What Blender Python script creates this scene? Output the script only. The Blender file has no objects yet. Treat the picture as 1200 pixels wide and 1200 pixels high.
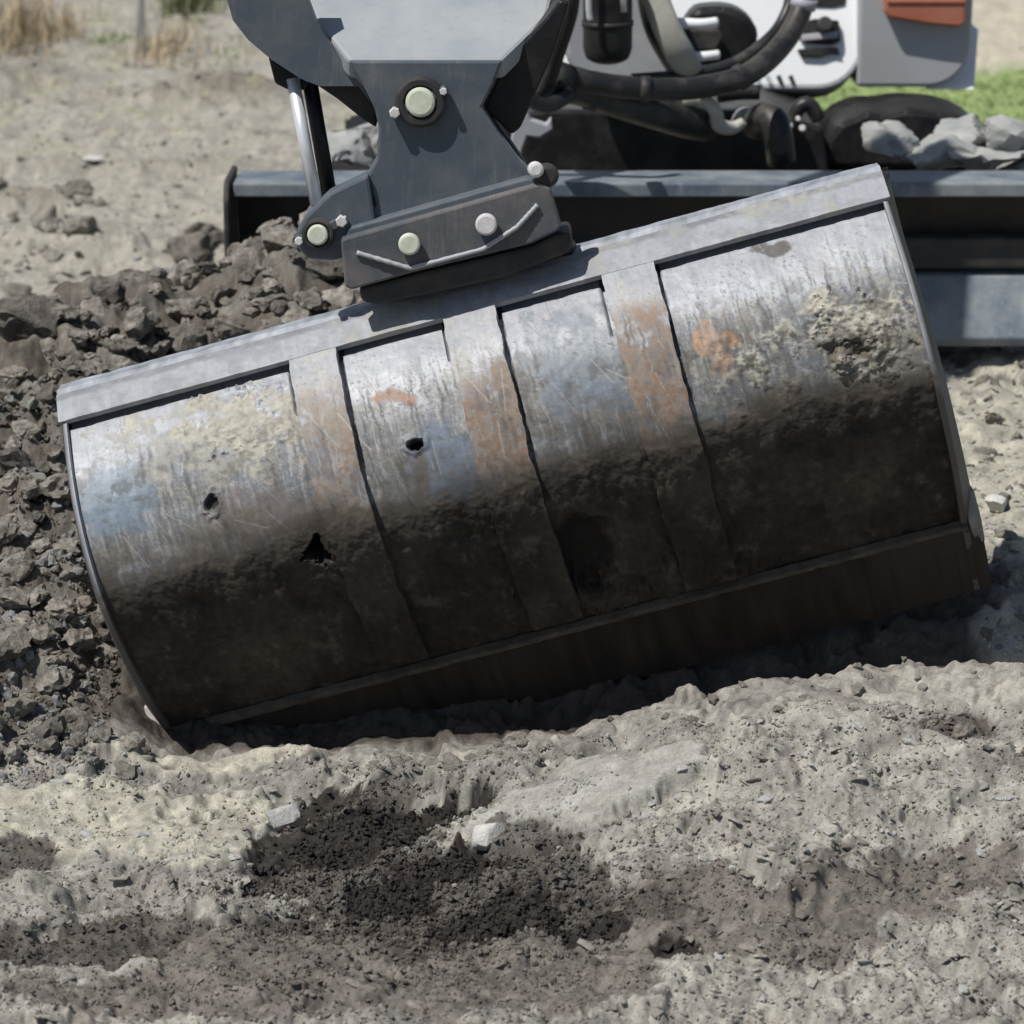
import bpy, bmesh, math, random
import numpy as np
from mathutils import Vector, Matrix

rnd = random.Random(7)
rng = np.random.default_rng(7)
scene = bpy.context.scene
COL = scene.collection

# ------------------------------------------------------------------ camera
CAM_H, PITCH, FPX = 1.66, math.radians(17.5), 3403.0      # metres, down-tilt, focal length in 1200-px units
cam_d = bpy.data.cameras.new("camera")
cam_d.sensor_width = 36.0
cam_d.lens = 36.0 * FPX / 1200.0
cam_d.clip_start, cam_d.clip_end = 0.05, 2000
cam_d.dof.use_dof = True
cam_d.dof.focus_distance = 4.25
cam_d.dof.aperture_fstop = 7
cam = bpy.data.objects.new("camera", cam_d)
COL.objects.link(cam)
cam.location = (0, 0, CAM_H)
cam.rotation_euler = (math.pi / 2 - PITCH, 0, 0)
scene.camera = cam
scene.render.resolution_x = scene.render.resolution_y = 1024

# ------------------------------------------------------------------ light
SUN = Vector((-0.42, -0.30, 0.86)).normalized()
world = bpy.data.worlds.new("World")
scene.world = world
world.use_nodes = True
wn = world.node_tree
sky = wn.nodes.new("ShaderNodeTexSky")
sky.sky_type = 'NISHITA'
sky.sun_disc = False
sky.sun_elevation = math.asin(SUN.z)
sky.sun_rotation = math.atan2(SUN.x, SUN.y)
wn.links.new(sky.outputs[0], wn.nodes["Background"].inputs[0])
wn.nodes["Background"].inputs[1].default_value = 0.065
sl = bpy.data.lights.new("sun", 'SUN')
sl.energy = 4.3
sl.angle = math.radians(0.6)
sl.color = (1.0, 0.965, 0.91)
so = bpy.data.objects.new("sun", sl)
COL.objects.link(so)
so.rotation_euler = SUN.to_track_quat('Z', 'Y').to_euler()
vs = scene.view_settings
vs.view_transform = 'Standard'
vs.look = 'None'
vs.exposure = 0.0
vs.gamma = 1.0
vs.use_curve_mapping = False
scene.render.engine = 'CYCLES'

# ------------------------------------------------------------------ numbers
CP, SP = math.cos(PITCH), math.sin(PITCH)
def ray(px, py):
    a, b = (px - 600) / FPX, -(py - 600) / FPX
    return np.array([a, CP + b * SP, -SP + b * CP])
def P(px, py, Y):
    d = ray(px, py)
    t = Y / d[1]
    return Vector((d[0] * t, Y, CAM_H + d[2] * t))
def mpp(Y):                       # metres per photo pixel at depth Y
    return Y * 1.03 / FPX
def lin(r, g, b):
    f = lambda c: c / 12.92 if c <= .04045 else ((c + .055) / 1.055) ** 2.4
    return np.array([f(r / 255), f(g / 255), f(b / 255)])
def sm(t):
    t = np.clip(t, 0, 1)
    return t * t * (3 - 2 * t)
_perm = rng.permutation(4096)
_ang = rng.random(4096) * 2 * np.pi
_gx, _gy, _val = np.cos(_ang), np.sin(_ang), rng.random((4096, 3))
def _h(ix, iy, seed):
    return _perm[(_perm[(ix + seed * 131) & 4095] + iy) & 4095]
def perlin(x, y, seed=0):
    xi, yi = np.floor(x).astype(np.int64), np.floor(y).astype(np.int64)
    fx, fy = x - xi, y - yi
    u, v = fx * fx * fx * (fx * (fx * 6 - 15) + 10), fy * fy * fy * (fy * (fy * 6 - 15) + 10)
    def g(a, b):
        k = _h(xi + a, yi + b, seed)
        return _gx[k] * (fx - a) + _gy[k] * (fy - b)
    n0 = g(0, 0) * (1 - u) + g(1, 0) * u
    n1 = g(0, 1) * (1 - u) + g(1, 1) * u
    return (n0 * (1 - v) + n1 * v) * 1.5
def fbm(x, y, octs=4, gain=.5, seed=0):
    s, a = 0, 1.0
    for o in range(octs):
        s = s + a * perlin(x, y, seed + o * 7)
        x, y, a = x * 2.03 + 3.1, y * 2.03 + 1.7, a * gain
    return s
def ridged(x, y, octs=3, gain=.5, seed=0):
    s, a = 0, 1.0
    for o in range(octs):
        s = s + a * (1 - 2 * np.abs(perlin(x, y, seed + o * 5)))
        x, y, a = x * 2.1 + 1.3, y * 2.1 + 4.2, a * gain
    return s
def worley(x, y, seed=0):
    xi, yi = np.floor(x).astype(np.int64), np.floor(y).astype(np.int64)
    f1 = np.full(x.shape, 9.0); f2 = np.full(x.shape, 9.0); idv = np.zeros(x.shape)
    for a in (-1, 0, 1):
        for b in (-1, 0, 1):
            k = _h(xi + a, yi + b, seed)
            d = np.hypot(xi + a + _val[k, 0] - x, yi + b + _val[k, 1] - y)
            nearer = d < f1
            f2 = np.where(nearer, f1, np.minimum(f2, d))
            idv = np.where(nearer, _val[k, 2], idv)
            f1 = np.where(nearer, d, f1)
    return f1, f2, idv

# ------------------------------------------------------------------ object helpers
def tag(o, label=None, cat=None, group=None, kind=None):
    if label: o["label"] = label
    if cat: o["category"] = cat
    if group: o["group"] = group
    if kind: o["kind"] = kind
    return o
def thing(name, loc, label, cat, group=None):
    o = bpy.data.objects.new(name, None)
    o.empty_display_size = .05
    COL.objects.link(o)
    o.location = loc
    return tag(o, label, cat, group)
def link(name, me, m, parent=None):
    o = bpy.data.objects.new(name, me)
    if m and not me.materials: me.materials.append(m)
    COL.objects.link(o)
    if parent:
        bpy.context.view_layer.update()
        o.parent = parent
        o.matrix_parent_inverse = Matrix.Identity(4)
        w = world_of(parent)
        o.matrix_basis = w.inverted()          # meshes are written in world metres
    return o
def world_of(o):
    m = o.matrix_basis.copy()
    while o.parent:
        o = o.parent
        m = o.matrix_basis @ m
    return m
def from_bm(name, bm, m, parent=None, smooth=False):
    me = bpy.data.meshes.new(name)
    bmesh.ops.recalc_face_normals(bm, faces=bm.faces)
    bm.to_mesh(me); bm.free()
    if smooth:
        me.shade_smooth() if hasattr(me, "shade_smooth") else None
    return link(name, me, m, parent)
def grid_mesh(name, V, nr, nc, col=None, rough=None):
    """V: (nr*nc,3) row major -> mesh made with foreach_set"""
    idx = np.arange(nr * nc).reshape(nr, nc)
    F = np.stack([idx[:-1, :-1], idx[:-1, 1:], idx[1:, 1:], idx[1:, :-1]], -1).reshape(-1, 4)
    me = bpy.data.meshes.new(name)
    me.vertices.add(len(V)); me.vertices.foreach_set("co", V.astype(np.float32).ravel())
    me.loops.add(F.size); me.loops.foreach_set("vertex_index", F.astype(np.int32).ravel())
    me.polygons.add(len(F))
    me.polygons.foreach_set("loop_start", np.arange(0, F.size, 4, dtype=np.int32))
    me.polygons.foreach_set("loop_total", np.full(len(F), 4, np.int32))
    me.update(calc_edges=True)
    me.polygons.foreach_set("use_smooth", np.ones(len(F), bool))
    paint(me, col, rough)
    return me
def tri_mesh(name, V, F, col=None, rough=None, smooth=True):
    me = bpy.data.meshes.new(name)
    me.vertices.add(len(V)); me.vertices.foreach_set("co", V.astype(np.float32).ravel())
    me.loops.add(F.size); me.loops.foreach_set("vertex_index", F.astype(np.int32).ravel())
    me.polygons.add(len(F)); k = F.shape[1]
    me.polygons.foreach_set("loop_start", np.arange(0, F.size, k, dtype=np.int32))
    me.polygons.foreach_set("loop_total", np.full(len(F), k, np.int32))
    me.update(calc_edges=True)
    me.polygons.foreach_set("use_smooth", np.full(len(F), smooth))
    paint(me, col, rough)
    return me
def paint(me, col, rough):
    if col is not None:
        a = me.color_attributes.new("Col", 'FLOAT_COLOR', 'POINT')
        c4 = np.ones((len(me.vertices), 4), np.float32); c4[:, :3] = np.clip(col, .004, .9)
        a.data.foreach_set("color", c4.ravel())
    if rough is not None:
        a = me.attributes.new("Rough", 'FLOAT', 'POINT')
        a.data.foreach_set("value", np.clip(rough, .05, 1).astype(np.float32))

def prism_bm(pts, ext, bevel=.003, segs=2):
    """extrude a polygon of 3-D points by the vector ext"""
    bm = bmesh.new()
    vs_ = [bm.verts.new(p) for p in pts]
    f = bm.faces.new(vs_)
    r = bmesh.ops.extrude_face_region(bm, geom=[f])
    bmesh.ops.translate(bm, vec=ext, verts=[v for v in r["geom"] if isinstance(v, bmesh.types.BMVert)])
    bmesh.ops.recalc_face_normals(bm, faces=bm.faces)
    if bevel:
        bmesh.ops.bevel(bm, geom=list(bm.edges), offset=bevel, segments=segs, affect='EDGES', clamp_overlap=True, profile=.5)
    return bm
def plate(name, poly, Y, depth, m, parent, bevel=.003):
    """upright plate whose outline is given where it stands, Y metres out"""
    return from_bm(name, prism_bm([P(x, y, Y) for x, y in poly], Vector((0, depth, 0)), bevel), m, parent)
def smooth_path(pts, n=8):
    pts = [Vector(p) for p in pts]
    if len(pts) < 3: return pts
    out = []
    for i in range(len(pts) - 1):
        p0, p1, p2, p3 = pts[max(i - 1, 0)], pts[i], pts[i + 1], pts[min(i + 2, len(pts) - 1)]
        for k in range(n):
            t = k / n
            out.append(.5 * ((2 * p1) + (p2 - p0) * t + (2 * p0 - 5 * p1 + 4 * p2 - p3) * t * t + (3 * p1 - p0 - 3 * p2 + p3) * t ** 3))
    out.append(pts[-1])
    return out
def tube_bm(pts, r, seg=14, bm=None, flat=1.0):
    bm = bm or bmesh.new()
    n = len(pts)
    rs = r if isinstance(r, (list, tuple)) else [r] * n
    if len(rs) != n: rs = list(np.interp(np.linspace(0, 1, n), np.linspace(0, 1, len(rs)), rs))
    rings, prev = [], None
    for i, p in enumerate(pts):
        d = (pts[min(i + 1, n - 1)] - pts[max(i - 1, 0)]).normalized()
        a = (prev - d * prev.dot(d)) if prev else d.cross(Vector((0, 1, .12)))
        if a.length < 1e-4: a = d.cross(Vector((1, 0, 0)))
        a.normalize(); b = d.cross(a); prev = a
        rings.append([bm.verts.new(p + (a * math.cos(k * 2 * math.pi / seg) + b * flat * math.sin(k * 2 * math.pi / seg)) * rs[i]) for k in range(seg)])
    for r0, r1 in zip(rings, rings[1:]):
        for k in range(seg):
            bm.faces.new((r0[k], r0[(k + 1) % seg], r1[(k + 1) % seg], r1[k])).smooth = True
    bm.faces.new(rings[0][::-1]); bm.faces.new(rings[-1])
    return bm
def tube(name, pts, r, m, parent, seg=14, n=8, flat=1.0):
    return from_bm(name, tube_bm(smooth_path(pts, n), r, seg, flat=flat), m, parent)
def disc_bm(c, nrm, r, h, seg=28, bev=.15, bm=None, inner=0):
    """turned disc/collar standing on point c along nrm"""
    bm = bm or bmesh.new()
    nrm = Vector(nrm).normalized()
    a = nrm.orthogonal().normalized(); b = nrm.cross(a)
    e = min(r * bev, h * .45)
    prof = [(r, 0), (r, h - e), (r - e * .3, h - e * .3), (r - e, h)]
    if inner: prof += [(inner + e * .5, h), (inner, h - e * .5), (inner, 0)]
    rings = [[bm.verts.new(c + nrm * z + (a * math.cos(t) + b * math.sin(t)) * q) for t in [k * 2 * math.pi / seg for k in range(seg)]] for q, z in prof]
    for r0, r1 in zip(rings, rings[1:]):
        for k in range(seg): bm.faces.new((r0[k], r0[(k + 1) % seg], r1[(k + 1) % seg], r1[k]))
    if inner:
        for k in range(seg): bm.faces.new((rings[-1][k], rings[-1][(k + 1) % seg], rings[0][(k + 1) % seg], rings[0][k]))
    else:
        bm.faces.new(rings[-1]); bm.faces.new(rings[0][::-1])
    return bm
def box_bm(c, ax, ay, az, bevel=.004, bm=None):
    """box from centre and three half-axis vectors"""
    ax, ay, az = Vector(ax), Vector(ay), Vector(az)
    b2 = bmesh.new()
    v = [b2.verts.new(Vector(c) + ax * i + ay * j + az * k) for i in (-1, 1) for j in (-1, 1) for k in (-1, 1)]
    for f in ((0, 1, 3, 2), (4, 6, 7, 5), (0, 4, 5, 1), (2, 3, 7, 6), (0, 2, 6, 4), (1, 5, 7, 3)):
        b2.faces.new([v[i] for i in f])
    bmesh.ops.recalc_face_normals(b2, faces=b2.faces)
    if bevel: bmesh.ops.bevel(b2, geom=list(b2.edges), offset=bevel, segments=2, affect='EDGES', clamp_overlap=True, profile=.5)
    if bm is None: return b2
    tmp = bpy.data.meshes.new("tmp"); b2.to_mesh(tmp); b2.free(); bm.from_mesh(tmp); bpy.data.meshes.remove(tmp)
    return bm

# ------------------------------------------------------------------ materials
def nodes_of(name):
    m = bpy.data.materials.new(name); m.use_nodes = True
    nt = m.node_tree
    return m, nt, nt.nodes["Principled BSDF"]
def add_bump(nt, bsdf, scales, strengths, dist=.002, coord='Object'):
    tc = nt.nodes.new("ShaderNodeTexCoord"); prev = None
    for s, k in zip(scales, strengths):
        n = nt.nodes.new("ShaderNodeTexNoise"); n.inputs["Scale"].default_value = s
        n.inputs["Detail"].default_value = 5; n.inputs["Roughness"].default_value = .65
        nt.links.new(tc.outputs[coord], n.inputs["Vector"])
        b = nt.nodes.new("ShaderNodeBump"); b.inputs["Strength"].default_value = k; b.inputs["Distance"].default_value = dist
        nt.links.new(n.outputs["Fac"], b.inputs["Height"])
        if prev: nt.links.new(prev.outputs[0], b.inputs["Normal"])
        prev = b
    nt.links.new(prev.outputs[0], bsdf.inputs["Normal"])
    return tc
def mat_painted(name, bump=((60, 300), (.3, .3)), dist=.002, spec=.3, grain=.25, gscale=220, rough=None):
    """colour (and roughness) come from the mesh's own attributes, with fine grain on top"""
    m, nt, b = nodes_of(name)
    at = nt.nodes.new("ShaderNodeAttribute"); at.attribute_name = "Col"
    tc = add_bump(nt, b, bump[0], bump[1], dist)
    n = nt.nodes.new("ShaderNodeTexNoise"); n.inputs["Scale"].default_value = gscale
    n.inputs["Detail"].default_value = 4; n.inputs["Roughness"].default_value = .7
    nt.links.new(tc.outputs["Object"], n.inputs["Vector"])
    mr = nt.nodes.new("ShaderNodeMapRange")
    mr.inputs["From Min"].default_value = .3; mr.inputs["From Max"].default_value = .7
    mr.inputs["To Min"].default_value = 1 - grain; mr.inputs["To Max"].default_value = 1 + grain
    nt.links.new(n.outputs["Fac"], mr.inputs["Value"])
    vm = nt.nodes.new("ShaderNodeVectorMath"); vm.operation = 'SCALE'
    nt.links.new(at.outputs["Color"], vm.inputs[0]); nt.links.new(mr.outputs[0], vm.inputs["Scale"])
    nt.links.new(vm.outputs[0], b.inputs["Base Color"])
    if rough is None:
        ar = nt.nodes.new("ShaderNodeAttribute"); ar.attribute_name = "Rough"
        nt.links.new(ar.outputs["Fac"], b.inputs["Roughness"])
    else: b.inputs["Roughness"].default_value = rough
    b.inputs["Specular IOR Level"].default_value = spec
    return m
def scuffed(m, col=(.24, .24, .235), amt=.5):
    """fine scuffs and dust runs over a painted surface"""
    nt = m.node_tree; b = nt.nodes["Principled BSDF"]
    tc = nt.nodes.new("ShaderNodeTexCoord"); mp_ = nt.nodes.new("ShaderNodeMapping")
    mp_.inputs["Scale"].default_value = (70, 70, 9); mp_.inputs["Rotation"].default_value = (0, .5, 0)
    n = nt.nodes.new("ShaderNodeTexNoise"); n.inputs["Scale"].default_value = 1.0; n.inputs["Detail"].default_value = 6; n.inputs["Roughness"].default_value = .75
    mr = nt.nodes.new("ShaderNodeMapRange"); mr.inputs["From Min"].default_value = .56; mr.inputs["From Max"].default_value = .74; mr.inputs["To Max"].default_value = amt
    mx = nt.nodes.new("ShaderNodeMixRGB"); mx.inputs[2].default_value = (*col, 1)
    src = b.inputs["Base Color"].links[0].from_socket
    nt.links.new(tc.outputs["Object"], mp_.inputs[0]); nt.links.new(mp_.outputs[0], n.inputs["Vector"])
    nt.links.new(n.outputs["Fac"], mr.inputs["Value"]); nt.links.new(mr.outputs[0], mx.inputs[0])
    nt.links.new(src, mx.inputs[1]); nt.links.new(mx.outputs[0], b.inputs["Base Color"])
    return m
def mat_worn(name, c1, c2, scale=8, mix=(.42, .62), rough=(.45, .8), metal=0.0, bump=((30, 180), (.15, .2)), dist=.002, spec=.4, vary=0.0, detail=8):
    """two colours broken up by noise: paint and the dust or dirt on it"""
    m, nt, b = nodes_of(name)
    tc = add_bump(nt, b, bump[0], bump[1], dist)
    n = nt.nodes.new("ShaderNodeTexNoise"); n.inputs["Scale"].default_value = scale
    n.inputs["Detail"].default_value = detail; n.inputs["Roughness"].default_value = .65
    src = tc.outputs["Object"]
    if vary:
        oi = nt.nodes.new("ShaderNodeObjectInfo")
        ad = nt.nodes.new("ShaderNodeVectorMath"); ad.operation = 'ADD'
        sc = nt.nodes.new("ShaderNodeVectorMath"); sc.operation = 'SCALE'; sc.inputs["Scale"].default_value = 40
        cb = nt.nodes.new("ShaderNodeCombineXYZ")
        for k in range(3): nt.links.new(oi.outputs["Random"], cb.inputs[k])
        nt.links.new(cb.outputs[0], sc.inputs[0]); nt.links.new(sc.outputs[0], ad.inputs[1]); nt.links.new(src, ad.inputs[0])
        src = ad.outputs[0]
    nt.links.new(src, n.inputs["Vector"])
    cr = nt.nodes.new("ShaderNodeValToRGB")
    cr.color_ramp.elements[0].position, cr.color_ramp.elements[1].position = mix
    cr.color_ramp.elements[0].color = (*c1, 1); cr.color_ramp.elements[1].color = (*c2, 1)
    nt.links.new(n.outputs["Fac"], cr.inputs[0])
    out = cr.outputs[0]
    if vary:
        mr = nt.nodes.new("ShaderNodeMapRange"); mr.inputs["To Min"].default_value = 1 - vary; mr.inputs["To Max"].default_value = 1 + vary
        nt.links.new(oi.outputs["Random"], mr.inputs["Value"])
        vm = nt.nodes.new("ShaderNodeVectorMath"); vm.operation = 'SCALE'
        nt.links.new(out, vm.inputs[0]); nt.links.new(mr.outputs[0], vm.inputs["Scale"]); out = vm.outputs[0]
    nt.links.new(out, b.inputs["Base Color"])
    rr = nt.nodes.new("ShaderNodeMapRange")
    rr.inputs["From Min"].default_value, rr.inputs["From Max"].default_value = mix
    rr.inputs["To Min"].default_value, rr.inputs["To Max"].default_value = rough
    nt.links.new(n.outputs["Fac"], rr.inputs["Value"]); nt.links.new(rr.outputs[0], b.inputs["Roughness"])
    b.inputs["Metallic"].default_value = metal
    b.inputs["Specular IOR Level"].default_value = spec
    return m

M_ground = mat_painted("soil", ((110, 330), (.40, .45)), .0026, .15, .26, 260, rough=.95)
M_bucket = mat_painted("worn_steel", ((60, 300), (.15, .12)), .001, .4, .10, 120)
M_clod = mat_worn("clod_soil", (.120, .107, .092), (.38, .352, .31), 2.2, (.34, .66), (.95, .95), bump=((5, 17), (.5, .4)), dist=.05, spec=.1, vary=.42)
M_stone = mat_worn("pale_stone", (.52, .51, .47), (.68, .67, .63), 2.5, (.35, .7), (.9, .9), bump=((5, 20), (.25, .2)), dist=.02, spec=.2, vary=.1)
M_slate = mat_worn("slate_paint", (.083, .102, .125), (.16, .168, .172), 11, (.44, .80), (.42, .8), bump=((25, 220), (.06, .12)), spec=.45)
M_slate_lit = mat_worn("lit_slate_paint", (.27, .30, .325), (.38, .395, .40), 6, (.35, .7), (.5, .8), bump=((25, 220), (.06, .12)))  # slate paint brightened for the bent-back face that catches the sun
M_slate_dirty = mat_worn("dirty_slate_paint", (.078, .090, .105), (.17, .15, .14), 13, (.40, .72), (.5, .85), bump=((30, 240), (.15, .2)), spec=.4)
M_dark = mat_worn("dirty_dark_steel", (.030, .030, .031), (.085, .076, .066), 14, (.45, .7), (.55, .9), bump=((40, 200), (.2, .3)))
for _m in (M_slate, M_slate_dirty, M_slate_lit): scuffed(_m)
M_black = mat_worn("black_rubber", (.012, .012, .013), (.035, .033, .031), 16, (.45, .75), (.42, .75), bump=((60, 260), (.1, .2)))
M_hose = mat_worn("hose_rubber", (.022, .022, .023), (.11, .10, .085), 12, (.5, .78), (.38, .8), bump=((60, 260), (.1, .2)))
M_pin = mat_worn("greased_pin_steel", (.55, .60, .46), (.70, .72, .64), 50, (.4, .65), (.4, .6), bump=((60, 400), (.1, .2)))
M_pinw = mat_worn("pale_bolt_steel", (.55, .53, .53), (.70, .68, .68), 50, (.4, .65), (.4, .6), bump=((60, 400), (.1, .2)))
M_chrome = mat_worn("chromed_rod", (.80, .81, .84), (.62, .63, .66), 12, (.5, .8), (.30, .42), metal=.45, bump=((60, 300), (.02, .03)))
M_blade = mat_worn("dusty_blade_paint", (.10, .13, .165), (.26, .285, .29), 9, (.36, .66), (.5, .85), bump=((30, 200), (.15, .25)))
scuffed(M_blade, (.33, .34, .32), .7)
M_bladedark = mat_worn("shaded_blade_face", (.022, .020, .020), (.075, .064, .055), 9, (.45, .8), (.6, .9), bump=((30, 200), (.2, .3)))  # blade colour darkened for the shade under the top flange
M_white = mat_worn("white_paint", (.86, .87, .88), (.76, .76, .75), 4, (.55, .85), (.28, .6), bump=((8, 300), (.02, .03)))
M_grey = mat_worn("pale_grey_plastic", (.42, .44, .455), (.36, .37, .37), 6, (.5, .8), (.4, .6), bump=((300, 700), (.1, .1)))
M_bracket = mat_worn("grey_casting", (.36, .37, .40), (.48, .48, .48), 9, (.45, .75), (.5, .75), bump=((60, 300), (.1, .2)))
M_strap = mat_worn("dusty_webbing", (.50, .50, .44), (.36, .345, .29), 14, (.4, .7), (.9, .9), bump=((90, 500), (.3, .3)))
M_lens = mat_worn("orange_lens", (.44, .14, .08), (.50, .24, .16), 5, (.4, .75), (.3, .5), bump=((120, 300), (.1, .05)), spec=.6)
M_caked = mat_worn("dry_caked_mud", (.26, .275, .275), (.42, .42, .40), 10, (.34, .68), (.9, .95), bump=((40, 180), (.5, .4)), dist=.004, spec=.1)
M_shoe = mat_worn("dusty_rubber_shoe", (.018, .018, .019), (.12, .115, .105), 9, (.5, .8), (.6, .95), bump=((40, 180), (.4, .4)), dist=.003, spec=.2)
M_lump = mat_worn("lump_soil", (.24, .222, .19), (.38, .355, .305), 2.2, (.35, .68), (.95, .95), bump=((5, 17), (.5, .4)), dist=.05, spec=.1, vary=.2)
M_grass = mat_worn("lawn_blades", (.235, .31, .125), (.30, .37, .17), 2.5, (.35, .65), (.7, .8), bump=((50, 90), (.01, .01)), spec=.2)
M_dry = mat_worn("dry_blades", (.38, .29, .18), (.50, .42, .29), 6, (.35, .65), (.8, .9), bump=((50, 90), (.01, .01)), spec=.2)
M_stake = mat_worn("stake_paint", (.66, .68, .66), (.56, .57, .54), 8, (.4, .7), (.6, .8), bump=((50, 90), (.05, .05)))

# ================================================================== THE GROUND
XC = [-3, -.75, -.5, -.25, -.05, .12, .36, .75, 3]
ZC = [.02, .008, -.020, -.002, .040, .100, .175, .18, .18]
XH = [-3, -1.1, -.8, -.55, -.4, -.25, 0, .2, 3]
ZH = [.1, .28, .37, .40, .47, .45, .18, .0, .0]
def base_z(x, y):
    cz = np.interp(x, XC, ZC)
    zb = np.interp(x, [-3, -.3, .3, .8, 3], [.03, .03, .08, .13, .13])
    ry = 3.965 + .05 * np.sin(x * 5.1) + .03 * np.sin(x * 13)
    front = cz * sm((y - 3.05) / (ry - 3.05))
    k = sm((y - ry) / .30)
    back = cz * (1 - k) + zb * k
    z = np.where(y < ry, front, back)
    z = z - (.07 + .03 * sm((x + .25) / .35)) * sm((x + .62) / .1) * np.exp(-((y - 4.19) / .14) ** 2)
    hz = np.interp(x, XH, ZH)
    z = z + hz * sm((y - 4.0 - .33 * sm((x + .72) / .12)) / 1.25) * (1 - sm((y - 5.5) / .5))
    far = sm((y - 6.0) / 6.0)
    z = z * (1 - far) + .02 * far + .0 * y
    return z
_T = np.arange(2.5, 60, .015)
_G = {}
def G(px, py):
    """where a sight line meets the ground"""
    if (px, py) not in _G:
        d = ray(px, py)
        k = np.argmax(CAM_H + d[2] * _T <= base_z(d[0] * _T, d[1] * _T))
        t = _T[k] if k else 60.0
        if len(_G) > 5000: return d[0] * t, d[1] * t
        _G[(px, py)] = (d[0] * t, d[1] * t)
    return _G[(px, py)]
def blobs(x, y, lst, seed, warp=.35):
    """union of uneven patches; each (px,py,half width in m,half depth in m)"""
    out = np.zeros(x.shape)
    wx = fbm(x * 7, y * 7, 4, .6, seed); wy = fbm(x * 7 + 9, y * 7, 4, .6, seed + 50)
    for px, py, a, b in lst:
        cx, cy = G(px, py)
        d = np.hypot((x - cx) / a + wx * warp, (y - cy) / b + wy * warp)
        out = np.maximum(out, sm((1.25 - d) / .5))
    return out
DARK = [(420, 955, .12, .10), (600, 1050, .14, .10), (470, 1065, .17, .11), (375, 1010, .10, .09), (690, 1075, .09, .06), (540, 1000, .13, .06),
        (60, 1115, .14, .07), (160, 1095, .10, .06), (1135, 850, .05, .04), (20, 990, .06, .07)]
BLACK = [(400, 985, .11, .07), (520, 1010, .09, .05), (575, 1065, .10, .06), (450, 1045, .08, .05), (690, 1085, .05, .05), (500, 945, .10, .06), (370, 935, .05, .06), (800, 1115, .03, .02)]
BROWN = [(1010, 1050, .12, .05), (1130, 1010, .10, .04), (350, 1120, .25, .12), (560, 1140, .32, .10), (780, 1075, .14, .06), (230, 1170, .2, .05), (900, 1090, .12, .05)]
PALE = [(110, 960, .22, .12), (240, 990, .12, .09), (250, 905, .16, .05), (1150, 520, .34, .75), (1100, 770, .16, .06)]
CHALK = [(820, 960, .14, .06), (1090, 900, .12, .06), (960, 1010, .16, .05), (620, 1180, .12, .04), (860, 1150, .12, .05), (920, 870, .26, .10), (1130, 800, .2, .1), (1010, 1140, .22, .10), (470, 900, .12, .05), (170, 1190, .1, .03), (1170, 960, .12, .08), (700, 1160, .2, .05)]
SLAB = [(640, 955, .10, .075), (710, 925, .11, .07), (770, 905, .07, .04)]
def flakes(x, y, scale, seed, warp=.35):
    """tilted broken plates: height within a plate, its own random number, closeness to its edge"""
    X, Y = x * scale, y * scale
    wx = fbm(X * 1.6, Y * 1.6, 3, .6, seed + 1) * warp; wy = fbm(X * 1.6 + 9, Y * 1.6, 3, .6, seed + 2) * warp
    X, Y = X + wx, Y + wy
    xi, yi = np.floor(X).astype(np.int64), np.floor(Y).astype(np.int64)
    f1 = np.full(x.shape, 9.0); f2 = np.full(x.shape, 9.0); idv = np.zeros(x.shape); til = np.zeros(x.shape)
    for a in (-1, 0, 1):
        for b in (-1, 0, 1):
            k = _h(xi + a, yi + b, seed)
            dx, dy = xi + a + _val[k, 0] - X, yi + b + _val[k, 1] - Y
            d = np.hypot(dx, dy); nearer = d < f1
            f2 = np.where(nearer, f1, np.minimum(f2, d))
            idv = np.where(nearer, _val[k, 2], idv)
            til = np.where(nearer, (_gx[k] * dx + _gy[k] * dy), til)
            f1 = np.where(nearer, d, f1)
    return til, idv, f2 - f1
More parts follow.
